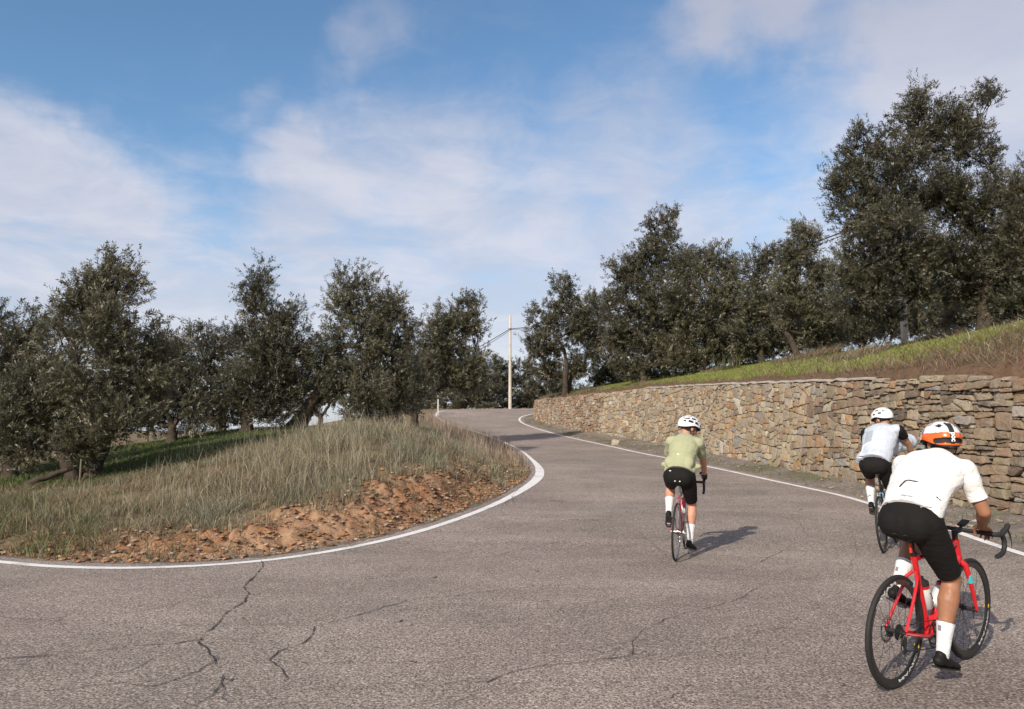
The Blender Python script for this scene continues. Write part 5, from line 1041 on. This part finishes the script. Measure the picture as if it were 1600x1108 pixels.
def helmet(root, H, Rh, style):
    P = lambda v: H+Rh @ Vector(v)
    n, mth = 132, 56; rx, ry, rz = .155, .119, .132; V_ = []; msk = []
    for i in range(mth+1):
        for j in range(n):
            az = 2*math.pi*j/n; ca, sa_ = math.cos(az), math.sin(az)
            low = -.10-.30*ss(.1, -1, ca)+.06*abs(sa_)**2+ .10*ss(.0, .9, abs(sa_))*ss(-.6, .2, ca); el = low+(math.pi/2-low)*i/mth
            ce, se = math.cos(el), math.sin(el); x, y, z = rx*ce*ca, ry*ce*sa_, rz*se; k = 1.0; mk = 0
            if ca < 0: x *= 1.04
            roll = math.atan2(y/ry, z/rz+1e-6); u = x/rx
            if style == 'A':
                # rear band cut-out, paired vents on the crown
                if se > .30 and .36 < abs(roll) < .70 and (-.72 < u < -.46 or -.20 < u < .12): mk = 1
                if se > .3 and abs(roll) < .16 and -.80 < u < -.55: mk = 1
                if se > .6 and abs(roll) < .13 and (.0 < u < .3): mk = 1
                if se > .15 and .95 < abs(roll) < 1.2 and (.05 < u < .4): mk = 1
                if ca < -.15 and -.27 < el < -.02 and abs(sa_) < .80 and abs(sa_) > .0: mk = 2
            else:
                for q in range(-3, 4):
                    wdt = .115 if style == 'B' else .085; rc = q*.40
                    if abs(roll-rc) < wdt and se > (.06 if style == 'B' else .22):
                        ph = (.0 if q % 2 else .28)
                        t = (u+1.2+ph) % .56
                        if .08 < t < (.46 if style == 'B' else .34) and abs(u) < .9: mk = 1
            V_.append((x, y, z+.030)); msk.append(mk)
    V_ = np.array(V_); msk = np.array(msk); Ms = msk.reshape(mth+1, n); sm = Ms > 0
    dpt = sm.astype(float)
    for _ in range(1): dpt = .5*dpt+.125*(np.roll(dpt, 1, 1)+np.roll(dpt, -1, 1)+np.vstack([dpt[1:], dpt[-1:]])+np.vstack([dpt[:1], dpt[:-1]]))
    V_ = V_*(1-.12*dpt.reshape(-1, 1)*np.array((1, 1, 1)))+np.array((0, 0, .035))*.12*dpt.reshape(-1, 1)
    Fc = []; mi = []
    for i in range(mth):
        for j in range(n):
            j2 = (j+1) % n; q = (i*n+j, i*n+j2, (i+1)*n+j2, (i+1)*n+j); Fc.append(q); vent = sum(sm[a, b] for a, b in ((i, j), (i, j2), (i+1, j2), (i+1, j))) >= 2
            c0 = V_[i*n+j]; az = 2*math.pi*j/n; low = -.10-.30*ss(.1, -1, math.cos(az)); el = low+(math.pi/2-low)*i/mth
            band = style == 'A' and math.cos(az) < .15 and el < .25-.02*ss(-.6, .15, math.cos(az))
            mi.append(1 if vent else (2 if band else 0))
    # thickness: inner rim
    o = len(V_); inner = [tuple(np.array(V_[j])*(.86, .84, 1)+np.array((0, 0, -.012))) for j in range(n)]; dome = [tuple(np.array(V_[i*n+j])*(.88, .86, .90)) for i in (12, 30, mth) for j in range(n)]
    VV = [tuple(v) for v in V_]+inner+dome; Fc += [(j, o+j, o+(j+1) % n, (j+1) % n) for j in range(n)]; mi += [1]*n
    for r in range(3): Fc += [(o+r*n+j, o+(r+1)*n+j, o+(r+1)*n+(j+1) % n, o+r*n+(j+1) % n) for j in range(n)]; mi += [1]*n
    VV = [tuple(P(v)) for v in VV]
    me = mesh_faces('helmet', VV, Fc, smooth=True, mi=mi); bm = bmesh.new(); bm.from_mesh(me); bmesh.ops.remove_doubles(bm, verts=bm.verts, dist=1e-5); bm.to_mesh(me); bm.free()
    try: me.set_sharp_from_angle(angle=R_(40))
    except Exception: pass
    mw = mat('helmet_white', (.80, .80, .80), .28, coat=.3); mo = mat('helmet_orange', (.85, .13, .012), .25, coat=.6)
    hm = link('helmet', me, [mw, m_matb, mo], root)
    # hair / padding seen under the rim, cradle dial and chin straps
    M_ = MB(); M_.ell(P((-.026, 0, -.002)), (.082, .078, .074), nu=20, nv=12, rot=Rh); M_.build('hair', mat('dark_hair', (.02, .015, .012), .8, bump=.5, bs=80), root)
    M_ = MB(); M_.tube([P((-.118, -.05, -.02)), P((-.136, 0, -.028)), P((-.118, .05, -.02))], .010, 8); M_.ell(P((-.138, 0, -.030)), (.010, .020, .014), rot=Rh); M_.build('head_cradle', m_matb, hm)
    M_ = MB()
    for s in (1, -1):
        J = P((.022, s*.070, -.088)); M_.tube([P((.05, s*.088, .035)), P((.040, s*.084, -.03)), J], .0042, 6); M_.tube([P((-.055, s*.086, .012)), P((-.02, s*.083, -.04)), J], .0042, 6); M_.tube([J, P((.052, s*.045, -.118)), P((.060, 0, -.126))], .0042, 6)
    M_.build('chin_strap', m_matb, hm)
    if style == 'A':
        # vertical strap at the back with its lettering
        def srf(el, lat, off):
            ce = math.cos(el); x = -rx*1.04*ce-off*ce; z = rz*math.sin(el)+.035+off*math.sin(el); return (x*(1-.5*(lat/ry)**2), lat, z)
        V_ = []; es = np.linspace(-.36, .80, 22)
        for e in es:
            wd = .0165 if e > -.2 else .013
            for lt in (-wd, -wd*.5, 0, wd*.5, wd): V_.append(tuple(P(srf(e, lt, .0030))))
        M_ = MB(); M_.add(V_, [(i*5+k, i*5+k+1, (i+1)*5+k+1, (i+1)*5+k) for i in range(21) for k in range(4)])
        s_ = M_.build('rear_strap', m_matb, hm); sd__ = s_.modifiers.new('s', 'SOLIDIFY'); sd__.thickness = .003
        Vt, Ft = text_mesh('poc', .040, 0, .0018); V_ = [tuple(P(srf(-.02-(x/rz), -(y-.008)*1.15, .0056))) for x, y, z in Vt]
        M_ = MB(); M_.add(V_, Ft); M_.build('lettering', m_white, hm)
    return hm
def glasses(root, H, Rh):
    M_ = MB(); V_ = []
    for i in range(17):
        a = -1.15+2.3*i/16
        for zt, rr in ((.030, .003), (.012, .006), (-.012, .004)): V_.append(tuple(H+Rh @ Vector((.028+(.082+rr)*math.cos(a), (.078+rr)*math.sin(a), zt-.004*abs(a)))))
    M_.add(V_, [(i*3+k, (i+1)*3+k, (i+1)*3+k+1, i*3+k+1) for i in range(16) for k in range(2)])
    for s in (1, -1): M_.tube([H+Rh @ Vector((.060, s*.076, .024)), H+Rh @ Vector((-.02, s*.084, .014))], .003, 6)
    o = M_.build('sunglasses', mat('dark_lens', (.015, .012, .012), .12, coat=.5), root); m = o.modifiers.new('s', 'SOLIDIFY'); m.thickness = .002
def shoe(name, ankle, toe_dir, mt, root, heel=0.0, dots=None):
    """shoe around an ankle; toe_dir in local bike coordinates"""
    a = Vector(ankle); d_ = Vector(toe_dir).normalized(); up = Vector((0, 0, 1)); up = (up-d_*up.dot(d_)).normalized(); y = up.cross(d_)
    Rm = Matrix((d_, y, up)).transposed(); M_ = MB(); L = lambda x, yy, z: a+Rm @ Vector((x, yy, z))
    for c, r in (((-.035, 0, -.060), (.040, .034, .036)), ((.0, 0, -.052), (.050, .036, .044)), ((.06, 0, -.066), (.065, .040, .034)), ((.125, .0, -.075), (.062, .045, .026)), ((.165, .0, -.080), (.040, .038, .021)), ((-.015, 0, -.022), (.036, .033, .028))): M_.ell(L(*c), r, nu=16, nv=10, rot=Rm)
    me = remesh(M_, .007, 3); V_ = coords(me); pl = a+up*(-.098); V_ = clampv(V_, pl, -up); setco(me, V_); me.polygons.foreach_set('use_smooth', [True]*len(me.polygons))
    o = link(name, me, mt, root)
    M_ = MB()
    pts_ = [(-.072, .024), (-.03, .032), (.03, .033), (.10, .043), (.16, .042), (.20, .022)]; ring = [(x, w) for x, w in pts_]+[(x, -w) for x, w in reversed(pts_)]
    V_ = [tuple(L(x, w, -.094)) for x, w in ring]+[tuple(L(x, w*.97, -.103)) for x, w in ring]; n = len(ring); M_.add(V_, [tuple(range(n)), tuple(range(2*n-1, n-1, -1))]+[(i, (i+1) % n, n+(i+1) % n, n+i) for i in range(n)]); M_.build('sole', m_carb, o, smooth=False)
    M_ = MB(); M_.box(L(.115, 0, -.109), (.05, .04, .012), rot=Rm); M_.build('cleat', mat('cleat_grey', (.3, .3, .3), .6), o, smooth=False)
    M_ = MB(); M_.lathe([(.0, .0), (.010, .0), (.010, .006), (.0, .007)], 14, 0, (0, 0, 0), axis='z'); V2 = [tuple(L(.05+v[0], (v[1]), -.033+v[2])) for v in M_.V]; M_.V = V2; M_.build('dial', m_alu, o)
    return o
def rider(q, st):
    sc = st.get('sc', 1.0); vox = st['vox']; M0 = xf(q)
    P, N, H = Vector(st['P']), Vector(st['N']), Vector(st['H']); hs = st['hw']; sh = st['sh']
    yaw, pitch, roll = st['head']; Rh = (Matrix.Rotation(yaw, 3, 'Z') @ Matrix.Rotation(pitch, 3, 'Y') @ Matrix.Rotation(roll, 3, 'X'))
    prof = ((0, .2, .45, .7, .88, 1), (.145, .140, .150, .165, .150, .085), (.112, .100, .105, .112, .095, .066)); prof = (prof[0], [a*st.get('tw', 1) for a in prof[1]], [a*st.get('td', 1) for a in prof[2]])
    spine = interp_spine(P, N, st.get('bow', .03), prof)
    up_l, fo_l = st.get('arm', (.285, .255)); up_l *= sc; fo_l *= sc; th_l, sk_l = st['leg']
    B = MB(); chain(B, spine)
    hips = {}; knees = {}; ank = {}; shs = {}; elb = {}; wri = {}
    for s in (1, -1):
        hp = P+V3(.02, s*.092, -.015); an = Vector(st['ankle'][s]); kn = ik(hp, an, th_l, sk_l, st.get('kpole', {1: (1, .12, .2), -1: (1, -.12, .2)})[s]); hips[s], knees[s], ank[s] = hp, kn, an
        B.ell(P+V3(-.045, s*.070, -.02), (.085, .085, .095)); cap(B, hp, hp.lerp(kn, .45), .092, .080); cap(B, hp.lerp(kn, .45), kn, .080, .056)
        ax = (an-kn).normalized(); bk = V3(-1, 0, .0); bk = (bk-ax*bk.dot(ax)).normalized()
        B.ell(kn+V3(.006, 0, 0), (.056, .054, .058)); c1 = kn.lerp(an, .30)+bk*.016; cap(B, kn+bk*.004, c1, .052, .062); cap(B, c1, kn.lerp(an, .55)+bk*.012, .062, .048); cap(B, kn.lerp(an, .55)+bk*.010, an, .044, .034); cap(B, kn.lerp(an, .1)-bk*.006, an, .040, .032)
        B.ell(c1+V3(0, s*.014, .01)+bk*.006, (.042, .040, .085)); B.ell(c1+V3(0, -s*.020, 0)+bk*.008, (.034, .030, .075))
        td = Vector(st['toe'][s]).normalized(); cap(B, an+V3(0, 0, -.035), an+td*.06+V3(0, 0, -.055), .026, .020)
        S = N+V3(-.055, s*(sh-.01), -.045)+Vector(st.get('shoff', {1: (0, 0, 0), -1: (0, 0, 0)})[s]); w = Vector(st['wrist'][s]); e = ik(S, w, up_l, fo_l, st['epole'][s]); shs[s], elb[s], wri[s] = S, e, w
        cap(B, N+V3(-.05, s*.07, -.04), S, .068, .060); cap(B, S, S.lerp(e, .5), .056, .047); cap(B, S.lerp(e, .5), e, .047, .040); f1 = e.lerp(w, .30); cap(B, e, f1, .040, .0435); cap(B, f1, w, .0435, .0255)
        hd = st['hand'][s]; hand_prims(B, w, hd[0], hd[1], hd[2], k=1.04*sc)
    nb = N+V3(0, 0, -.02); cap(B, nb, H+Rh @ V3(-.025, 0, -.04), .062, .054); head_parts(B, H, Rh)
    me = remesh(B, vox, 3); V_ = coords(me); nrm = np.empty(len(me.vertices)*3, np.float32); me.vertices.foreach_get('normal', nrm); nrm = nrm.reshape(-1, 3)
    V_ += nrm*(.0022*(fbm(V_[:, 0]*26, V_[:, 1]*26, V_[:, 2]*26, 3)-.5))[:, None]; setco(me, V_); me.polygons.foreach_set('use_smooth', [True]*len(me.polygons))
    body = link('person', me, skin_mat('skin_'+st['id'], st['skin'])); body.matrix_world = M0; tag(body, st['label'], 'person', 'cyclists riding up the bend')
    for s in (1, -1):
        M_ = MB(); c = H+Rh @ V3(.083, s*.031, .004); M_.ell(c, (.011, .0125, .0125)); M_.build('eye', mat('eye_white', (.7, .68, .65), .2), body)
    if st.get('glasses', True): glasses(body, H, Rh)
    helmet(body, H, Rh, st['id'])
    # ---- shorts
    tk = st.get('thigh', 1.0); S_ = MB(); S_.ell(P+V3(-.050, 0, -.02), (.084, .095, .10)); chain(S_, spine[:5], .010)
    for s in (1, -1):
        S_.ell(P+V3(-.040, s*.066, -.02), (.096, .102, .104)); cap(S_, hips[s], hips[s].lerp(knees[s], .45), .106*tk, .093*tk); cap(S_, hips[s].lerp(knees[s], .45), knees[s], .093*tk, .066)
    S_.ell(P+V3(-.02, 0, -.075), (.10, .07, .05))
    me = remesh(S_, .009, 9); V_ = coords(me)
    for s in (1, -1):
        ax = knees[s]-hips[s]; V_ = clampv(V_, hips[s]+ax*st.get('hem', .86), ax, near_axis(hips[s], knees[s], .13))
    nr = np.empty(len(me.vertices)*3, np.float32); me.vertices.foreach_get('normal', nr); nr = nr.reshape(-1, 3); V_ += nr*(.006*(fbm(V_[:, 0]*9, V_[:, 1]*9, V_[:, 2]*22, 3)-.5))[:, None]
    setco(me, V_); me.polygons.foreach_set('use_smooth', [True]*len(me.polygons)); shorts = link('shorts', me, cloth('black_lycra', (.009, .008, .007), .85, bump=.1, sheen=0), body)
    try: me.set_sharp_from_angle(angle=R_(55))
    except Exception: pass
    if st['id'] == 'A':
        M_ = MB()
    # ---- jersey
    J = MB(); ji = st.get('ji', .013); hemt = st.get('hemt', .10)
    chain(J, spine, ji); sl = st.get('sleeve', .66)
    for s in (1, -1):
        S, e = shs[s], elb[s]; cap(J, N+V3(-.05, s*.07, -.04), S, .078, .070); cap(J, S, S.lerp(e, .5), .067, .060); cap(J, S.lerp(e, .5), e, .060, .056)
    cap(J, spine[-3][0], nb+V3(.01, 0, .030), .078, .066)
    dsp = (N-P).normalized(); nbk = V3(-dsp.z, 0, dsp.x)
    for (t, y_, o_, r) in st.get('pockets', ()):
        Rm = Matrix((nbk, V3(0, 1, 0), dsp)).transposed(); J.ell(P+dsp*(N-P).length*t+V3(0, y_, 0)+nbk*o_, r, rot=Rm)
    J.ell(P+dsp*.03+nbk*.02, (.135, .168, .10), rot=Matrix((nbk, V3(0, 1, 0), dsp)).transposed())
    def finish(J, name, mt, vox_, hem_t, sleeve, wr=.008, extra=None):
        me = remesh(J, vox_, 7); V_ = coords(me)
        for s in (1, -1):
            ax = elb[s]-shs[s]; V_ = clampv(V_, shs[s]+ax*sleeve, ax, near_axis(shs[s], elb[s], .095))
        V_ = clampv(V_, P+dsp*(N-P).length*hem_t, -dsp+nbk*st.get('hemtilt', .15))
        ndir = (H-N).normalized(); V_ = clampv(V_, nb+ndir*.062, ndir, lambda q: np.linalg.norm(q-np.array(nb+ndir*.08), axis=1) < .12)
        nr = np.empty(len(me.vertices)*3, np.float32); me.vertices.foreach_get('normal', nr); nr = nr.reshape(-1, 3)
        w1 = fbm(V_[:, 0]*6+V_[:, 2]*5, V_[:, 1]*5, V_[:, 2]*13-V_[:, 0]*8, 3)-.5; w2 = np.abs(vnoise(V_[:, 0]*9, V_[:, 1]*14+V_[:, 2]*9, V_[:, 2]*9)-.5)
        V_ += nr*(wr*(w1*1.4+w2*.9))[:, None]
        if extra: V_ = extra(V_, nr)
        setco(me, V_); me.polygons.foreach_set('use_smooth', [True]*len(me.polygons))
        try: me.set_sharp_from_angle(angle=R_(58))
        except Exception: pass
        return link(name, me, mt, body)
    jer = finish(J, 'jersey', st['jmat'], .009, st.get('hemj', .02), sl, st.get('wr', .007))
    # pocket seams and details laid on the jersey by ray casting along the back normal
    from mathutils.bvhtree import BVHTree
    def on(obj, t, y, off=.003):
        bvh = BVHTree.FromPolygons([v.co.copy() for v in obj.data.vertices], [tuple(p.vertices) for p in obj.data.polygons]); 
        return bvh
    def lay(bvh, t, y, off=.002):
        o_ = P+dsp*(N-P).length*t+V3(0, y, 0)+nbk*.6; h_ = bvh.ray_cast(o_, -nbk)
        return (h_[0]+h_[1]*off) if h_[0] is not None else (P+dsp*(N-P).length*t+V3(0, y, 0)+nbk*.12)
    bv_ = on(jer, 0, 0)
    def seam(bv, pts_, r, name, mt, par, flat=.5):
        M_ = MB(); L = []
        for a, b in zip(pts_[:-1], pts_[1:]):
            for i in range(8): L.append(lay(bv, a[0]+(b[0]-a[0])*i/8, a[1]+(b[1]-a[1])*i/8, .0005))
        L.append(lay(bv, *pts_[-1], .0005)); M_.tube(L, r, 6); return M_.build(name, mt, par)
    for sm_ in st.get('seams', ()): seam(bv_, sm_[0], sm_[1], 'seam', sm_[2], jer)
    if st['id'] == 'A':
        Vt, Ft = text_mesh('Rapha', .030, .35, .0002); bold_ = [tuple(lay(bv_, .10+(y)*1.8, -(x)-.005, .0022)) for x, y, z in Vt]; M_ = MB(); M_.add(bold_, Ft); M_.build('lettering', mat('grey_print', (.25, .25, .25), .7), jer)
        M_ = MB(); L = [lay(bv_, .335, y, .005)+V3(0, 0, .002*math.sin(y*90)) for y in np.linspace(.04, -.04, 12)]; M_.tube(L, [.002, .003, .004, .003, .003, .0045, .003, .004, .004, .0045, .003, .002], 8)
        L = [lay(bv_, .335-.10*t, .036+.022*t, .004) for t in np.linspace(0, 1, 6)]; M_.tube(L, [.004, .005, .004, .005, .005, .003], 8); M_.build('pocket_cord', m_matb, jer)
    if st['id'] == 'B':
        M_ = MB(); c = lay(bv_, .37, .03, .004); M_.ell(c, (.004, .018, .008), nu=10, nv=6); M_.build('reflective_tab', m_white, jer)
        bs_ = on(shorts, 0, 0)
        for y_, t_ in ((.095, -.03), (.028, -.22), (-.028, -.22)):
            M_ = MB(); c = lay(bs_, t_, y_, .002); M_.ell(c, (.005, .014 if y_ > .05 else .010, .007), nu=10, nv=6); M_.build('print_mark', m_white, shorts)
    if st['id'] == 'C':
        G_ = MB(); chain(G_, spine, .030)
        for s in (1, -1): cap(G_, N+V3(-.05, s*.05, -.04), shs[s]+V3(0, -s*.03, 0), .090, .078)
        cap(G_, spine[-3][0], nb+V3(.01, 0, .02), .085, .072); G_.ell(P+dsp*.06+nbk*.02, (.15, .195, .13), rot=Matrix((nbk, V3(0, 1, 0), dsp)).transposed())
        G_.ell(P+dsp*.10+V3(-.03, .12, -.02), (.13, .13, .12)); mid = P.lerp(N, .62)
        G_.ell(mid+V3(.24, -.10, -.06), (.15, .14, .13)); G_.ell(mid+V3(.12, -.06, -.05), (.16, .12, .15)); G_.ell(mid+V3(.36, -.20, -.02), (.14, .15, .13)); G_.ell(mid+V3(.44, -.27, -.01), (.10, .12, .11))
        me = remesh(G_, .010, 5); V_ = coords(me); V_ = clampv(V_, P+dsp*.015, -dsp+nbk*.1)
        ndir = (H-N).normalized(); V_ = clampv(V_, nb+ndir*.055, ndir, lambda q: np.linalg.norm(q-np.array(nb+ndir*.08), axis=1) < .12)
        nr = np.empty(len(me.vertices)*3, np.float32); me.vertices.foreach_get('normal', nr); nr = nr.reshape(-1, 3)
        V_ += nr*(.022*(fbm(V_[:, 0]*7, V_[:, 1]*4, V_[:, 2]*15, 3)-.5)+.012*(np.abs(vnoise(V_[:, 0]*5, V_[:, 1]*5+V_[:, 2]*16, V_[:, 2]*7)-.5)))[:, None]; setco(me, V_); me.polygons.foreach_set('use_smooth', [True]*len(me.polygons))
        gil = link('gilet', me, cloth('gilet_mesh', (.50, .54, .60), .55, bump=.3, bs=60), body); bg_ = on(gil, 0, 0)
        for pts_, r in ((((.02, .05), (.5, .03), (.85, .0)), .006), (((.04, -.055), (.5, -.075), (.88, -.07)), .006), (((.02, .16), (.35, .155), (.42, .16)), .005), (((.36, .15), (.40, .05)), .006), (((.03, .19), (.03, .05), (.02, -.12)), .005)):
            seam(bg_, pts_, r, 'reflective_tape', mat('tape_white', (.78, .79, .80), .5), gil)
        pan = MB(); gy_ = np.linspace(.055, .145, 8); gt_ = np.linspace(.44, .74, 9); L = [lay(bg_, t, y, .0016) for t in gt_ for y in gy_]; pan.add(L, [(i*8+j, i*8+j+1, (i+1)*8+j+1, (i+1)*8+j) for i in range(8) for j in range(7)]); pan.build('back_panel', cloth('panel_grey', (.33, .38, .42), .6), gil)
    # ---- socks and shoes
    for s in (1, -1):
        kn, an = knees[s], ank[s]; M_ = MB(); top = kn.lerp(an, st.get('sock', .62)); axk = (an-kn).normalized(); bk = V3(-1, 0, 0); bk = (bk-axk*bk.dot(axk)).normalized(); cap(M_, kn.lerp(an, .42)+bk*.014, kn.lerp(an, .62)+bk*.010, .060, .054); cap(M_, kn.lerp(an, .62)+bk*.010, kn.lerp(an, .8)+bk*.004, .053, .044); cap(M_, kn.lerp(an, .78)+bk*.004, an, .044, .039); cap(M_, an, an+V3(.0, 0, -.03), .038, .036)
        me = remesh(M_, .006, 3); V_ = coords(me); V_ = clampv(V_, top, kn-an); V_ += 0; nr = (fbm(V_[:, 0]*10, V_[:, 1]*10, V_[:, 2]*40, 2)-.5)*.003; V_[:, :2] += nr[:, None]; setco(me, V_); me.polygons.foreach_set('use_smooth', [True]*len(me.polygons))
        try: me.set_sharp_from_angle(angle=R_(58))
        except Exception: pass
        so = link('sock', me, cloth('white_sock', (.78, .77, .76), .8, bump=.3, bs=200), body)
        if st['id'] == 'A':
            bvh = BVHTree.FromPolygons([v.co.copy() for v in me.vertices], [tuple(p.vertices) for p in me.polygons]); axs = (an-top); M_ = MB(); L = []
            for i in range(6):
                for j in range(6):
                    o_ = top+axs.normalized()*(.012+.034*i/5)+V3(-.3, (-.002+.022*j/5)+.004, 0); h_ = bvh.ray_cast(o_, V3(1, 0, 0)); L.append((h_[0]+V3(-.0012, 0, 0)) if h_[0] is not None else top)
            M_.add(L, [(i*6+j, i*6+j+1, (i+1)*6+j+1, (i+1)*6+j) for i in range(5) for j in range(5)]); M_.build('woven_mark', mat('mark_grey', (.22, .22, .22), .8), so)
        if st['id'] == 'C':
            bvh = BVHTree.FromPolygons([v.co.copy() for v in me.vertices], [tuple(p.vertices) for p in me.polygons]); M_ = MB(); L = []
            for i in range(6):
                h_ = bvh.ray_cast(top.lerp(an, .40+.05*abs(i-2))+V3(-.3, -.012+.007*i, 0), V3(1, 0, 0)); L.append((h_[0]+V3(-.002, 0, 0)) if h_[0] is not None else top)
            M_.tube(L, .005, 6); M_.build('woven_mark', m_matb, so)
        shoe('shoe', an+V3(0, 0, 0), st['toe'][s], cloth('black_shoe', (.012, .011, .010), .6, bump=.1, sheen=0), body)
    for s in st.get('gloves', ()):
        M_ = MB(); hd = st['hand'][s]; hand_prims(M_, wri[s], hd[0], hd[1], hd[2], infl=.0025, k=1.04*sc); cap(M_, wri[s]+(elb[s]-wri[s]).normalized()*.035, wri[s]+Vector(hd[0]).normalized()*.03, .033, .034); me = remesh(M_, .005, 2); me.polygons.foreach_set('use_smooth', [True]*len(me.polygons)); link('glove', me, m_matb, body)
    for s in st.get('bands', ()):
        M_ = MB(); w = wri[s]; d_ = (elb[s]-w).normalized(); M_.tube([w+d_*.02, w+d_*.055], [.031, .032], 16); M_.build('wrist_band', m_matb, body)
    return body
mj_w = cloth('white_jersey', (.80, .78, .745), .7, bump=.15); mj_g = cloth('sage_jersey', (.37, .375, .225), .75, bump=.2, bs=120, var=.03); mj_b = cloth('black_jersey', (.010, .010, .010), .85, sheen=0); m_seam_w = cloth('seam_white', (.62, .60, .58), .8); m_seam_g = cloth('seam_green', (.36, .40, .18), .8); m_hem = cloth('hem_grey', (.40, .36, .35), .7)
rider(QA, dict(id='A', vox=.006, label='nearest cyclist in a white jersey and white and orange helmet on a red bicycle', skin=(.36, .17, .095), arm=(.275, .235), thigh=1.02, P=(.165, .0, .995), N=(.605, .03, 1.35), H=(.72, .055, 1.448), hw=.09, sh=.205, tw=1.22, td=1.08, bow=.035,
    head=(R_(50), R_(12), 0), leg=(.44, .435), ankle={-1: (.315, -.135, .205), 1: (.28, .13, .55)}, toe={-1: (1, -.05, -.22), 1: (1, .05, -.38)},
    wrist={-1: (.800, -.165, .935), 1: (.800, .165, .935)}, hand={-1: ((1, .10, -.38), (0, 1, 0), (0, 0, -1)), 1: ((1, -.10, -.38), (0, -1, 0), (0, 0, -1))}, epole={-1: (-.4, -.6, -.5), 1: (-.4, .6, -.5)},
    jmat=mj_w, hemj=.03, hemtilt=.05, sleeve=.70, wr=.013, sock=.60, hem=.88, pockets=((.20, .09, .075, (.030, .07, .085)), (.20, -.09, .075, (.030, .07, .085)), (.22, 0, .085, (.032, .06, .085))),
    seams=((((.34, .17), (.335, 0), (.34, -.17)), .0022, m_seam_w), (((.34, .052), (.03, .052)), .0016, m_seam_w), (((.34, -.052), (.03, -.052)), .0016, m_seam_w), (((.34, -.16), (.85, -.13)), .0018, m_seam_w), (((.335, .16), (.85, .13)), .0018, m_seam_w), (((.035, .16), (.028, 0), (.03, -.165)), .0045, m_hem))))
rider(QB, dict(id='B', vox=.008, label='cyclist in a sage green jersey in the middle of the road, head turned right', skin=(.58, .29, .19), P=(.15, 0, .985), N=(.49, -.02, 1.425), H=(.575, -.05, 1.555), hw=.09, sh=.18, tw=1.03, td=1.05, bow=.03,
    head=(R_(-52), R_(18), 0), leg=(.435, .425), ankle={-1: (.33, -.125, .205), 1: (.27, .13, .53)}, toe={-1: (1, -.25, -.25), 1: (1, .05, -.75)},
    wrist={-1: (.895, -.225, .955), 1: (.895, .225, .955)}, hand={-1: ((1, -.05, -.10), (0, .5, .85), (0, .8, -.6)), 1: ((1, .05, -.10), (0, -.5, .85), (0, -.8, -.6))}, epole={-1: (-.3, -.8, -.7), 1: (-.3, .8, -.7)},
    jmat=mj_g, hemj=.06, hemtilt=.0, sleeve=.80, wr=.010, sock=.55, hem=.84, gloves=(-1, 1), pockets=((.25, .115, .085, (.050, .075, .085)), (.25, -.10, .09, (.055, .068, .09)), (.26, .01, .09, (.055, .055, .095)), (.14, .13, .0, (.06, .06, .06)), (.14, -.13, .0, (.06, .06, .06)), (.27, .185, .0, (.03, .06, .04)), (.27, -.185, .0, (.03, .06, .04))),
    seams=((((.46, .17), (.455, 0), (.46, -.17)), .0028, m_seam_g), (((.46, .055), (.08, .06)), .0022, m_seam_g), (((.46, -.045), (.08, -.05)), .0022, m_seam_g), (((.47, 0), (.95, 0)), .0015, m_seam_g))))
rider(QC, dict(id='C', sc=1.04, vox=.008, label='cyclist in a pale billowing gilet and white helmet beside the stone wall', skin=(.46, .24, .15), P=(.13, .02, 1.09), N=(.53, -.05, 1.535), H=(.63, -.05, 1.665), hw=.09, sh=.205, tw=1.12, td=1.0, bow=.03,
    head=(R_(58), R_(14), 0), leg=(.47, .46), ankle={-1: (.36, -.13, .24), 1: (.26, .135, .60)}, toe={-1: (1, -.05, -.25), 1: (1, .05, -.45)},
    shoff={-1: (-.05, -.02, .02), 1: (0, 0, 0)}, wrist={-1: (.875, -.335, 1.12), 1: (.90, .235, 1.065)}, hand={-1: ((1, -.05, -.25), (0, .5, .85), (0, .8, -.6)), 1: ((1, .05, -.25), (0, -.5, .85), (0, -.8, -.6))}, epole={-1: (-.3, -1.2, .1), 1: (-.3, .9, -.5)},
    jmat=mj_b, hemj=.08, sleeve=.45, wr=.006, sock=.50, hem=.90, gloves=(-1, 1), pockets=()))
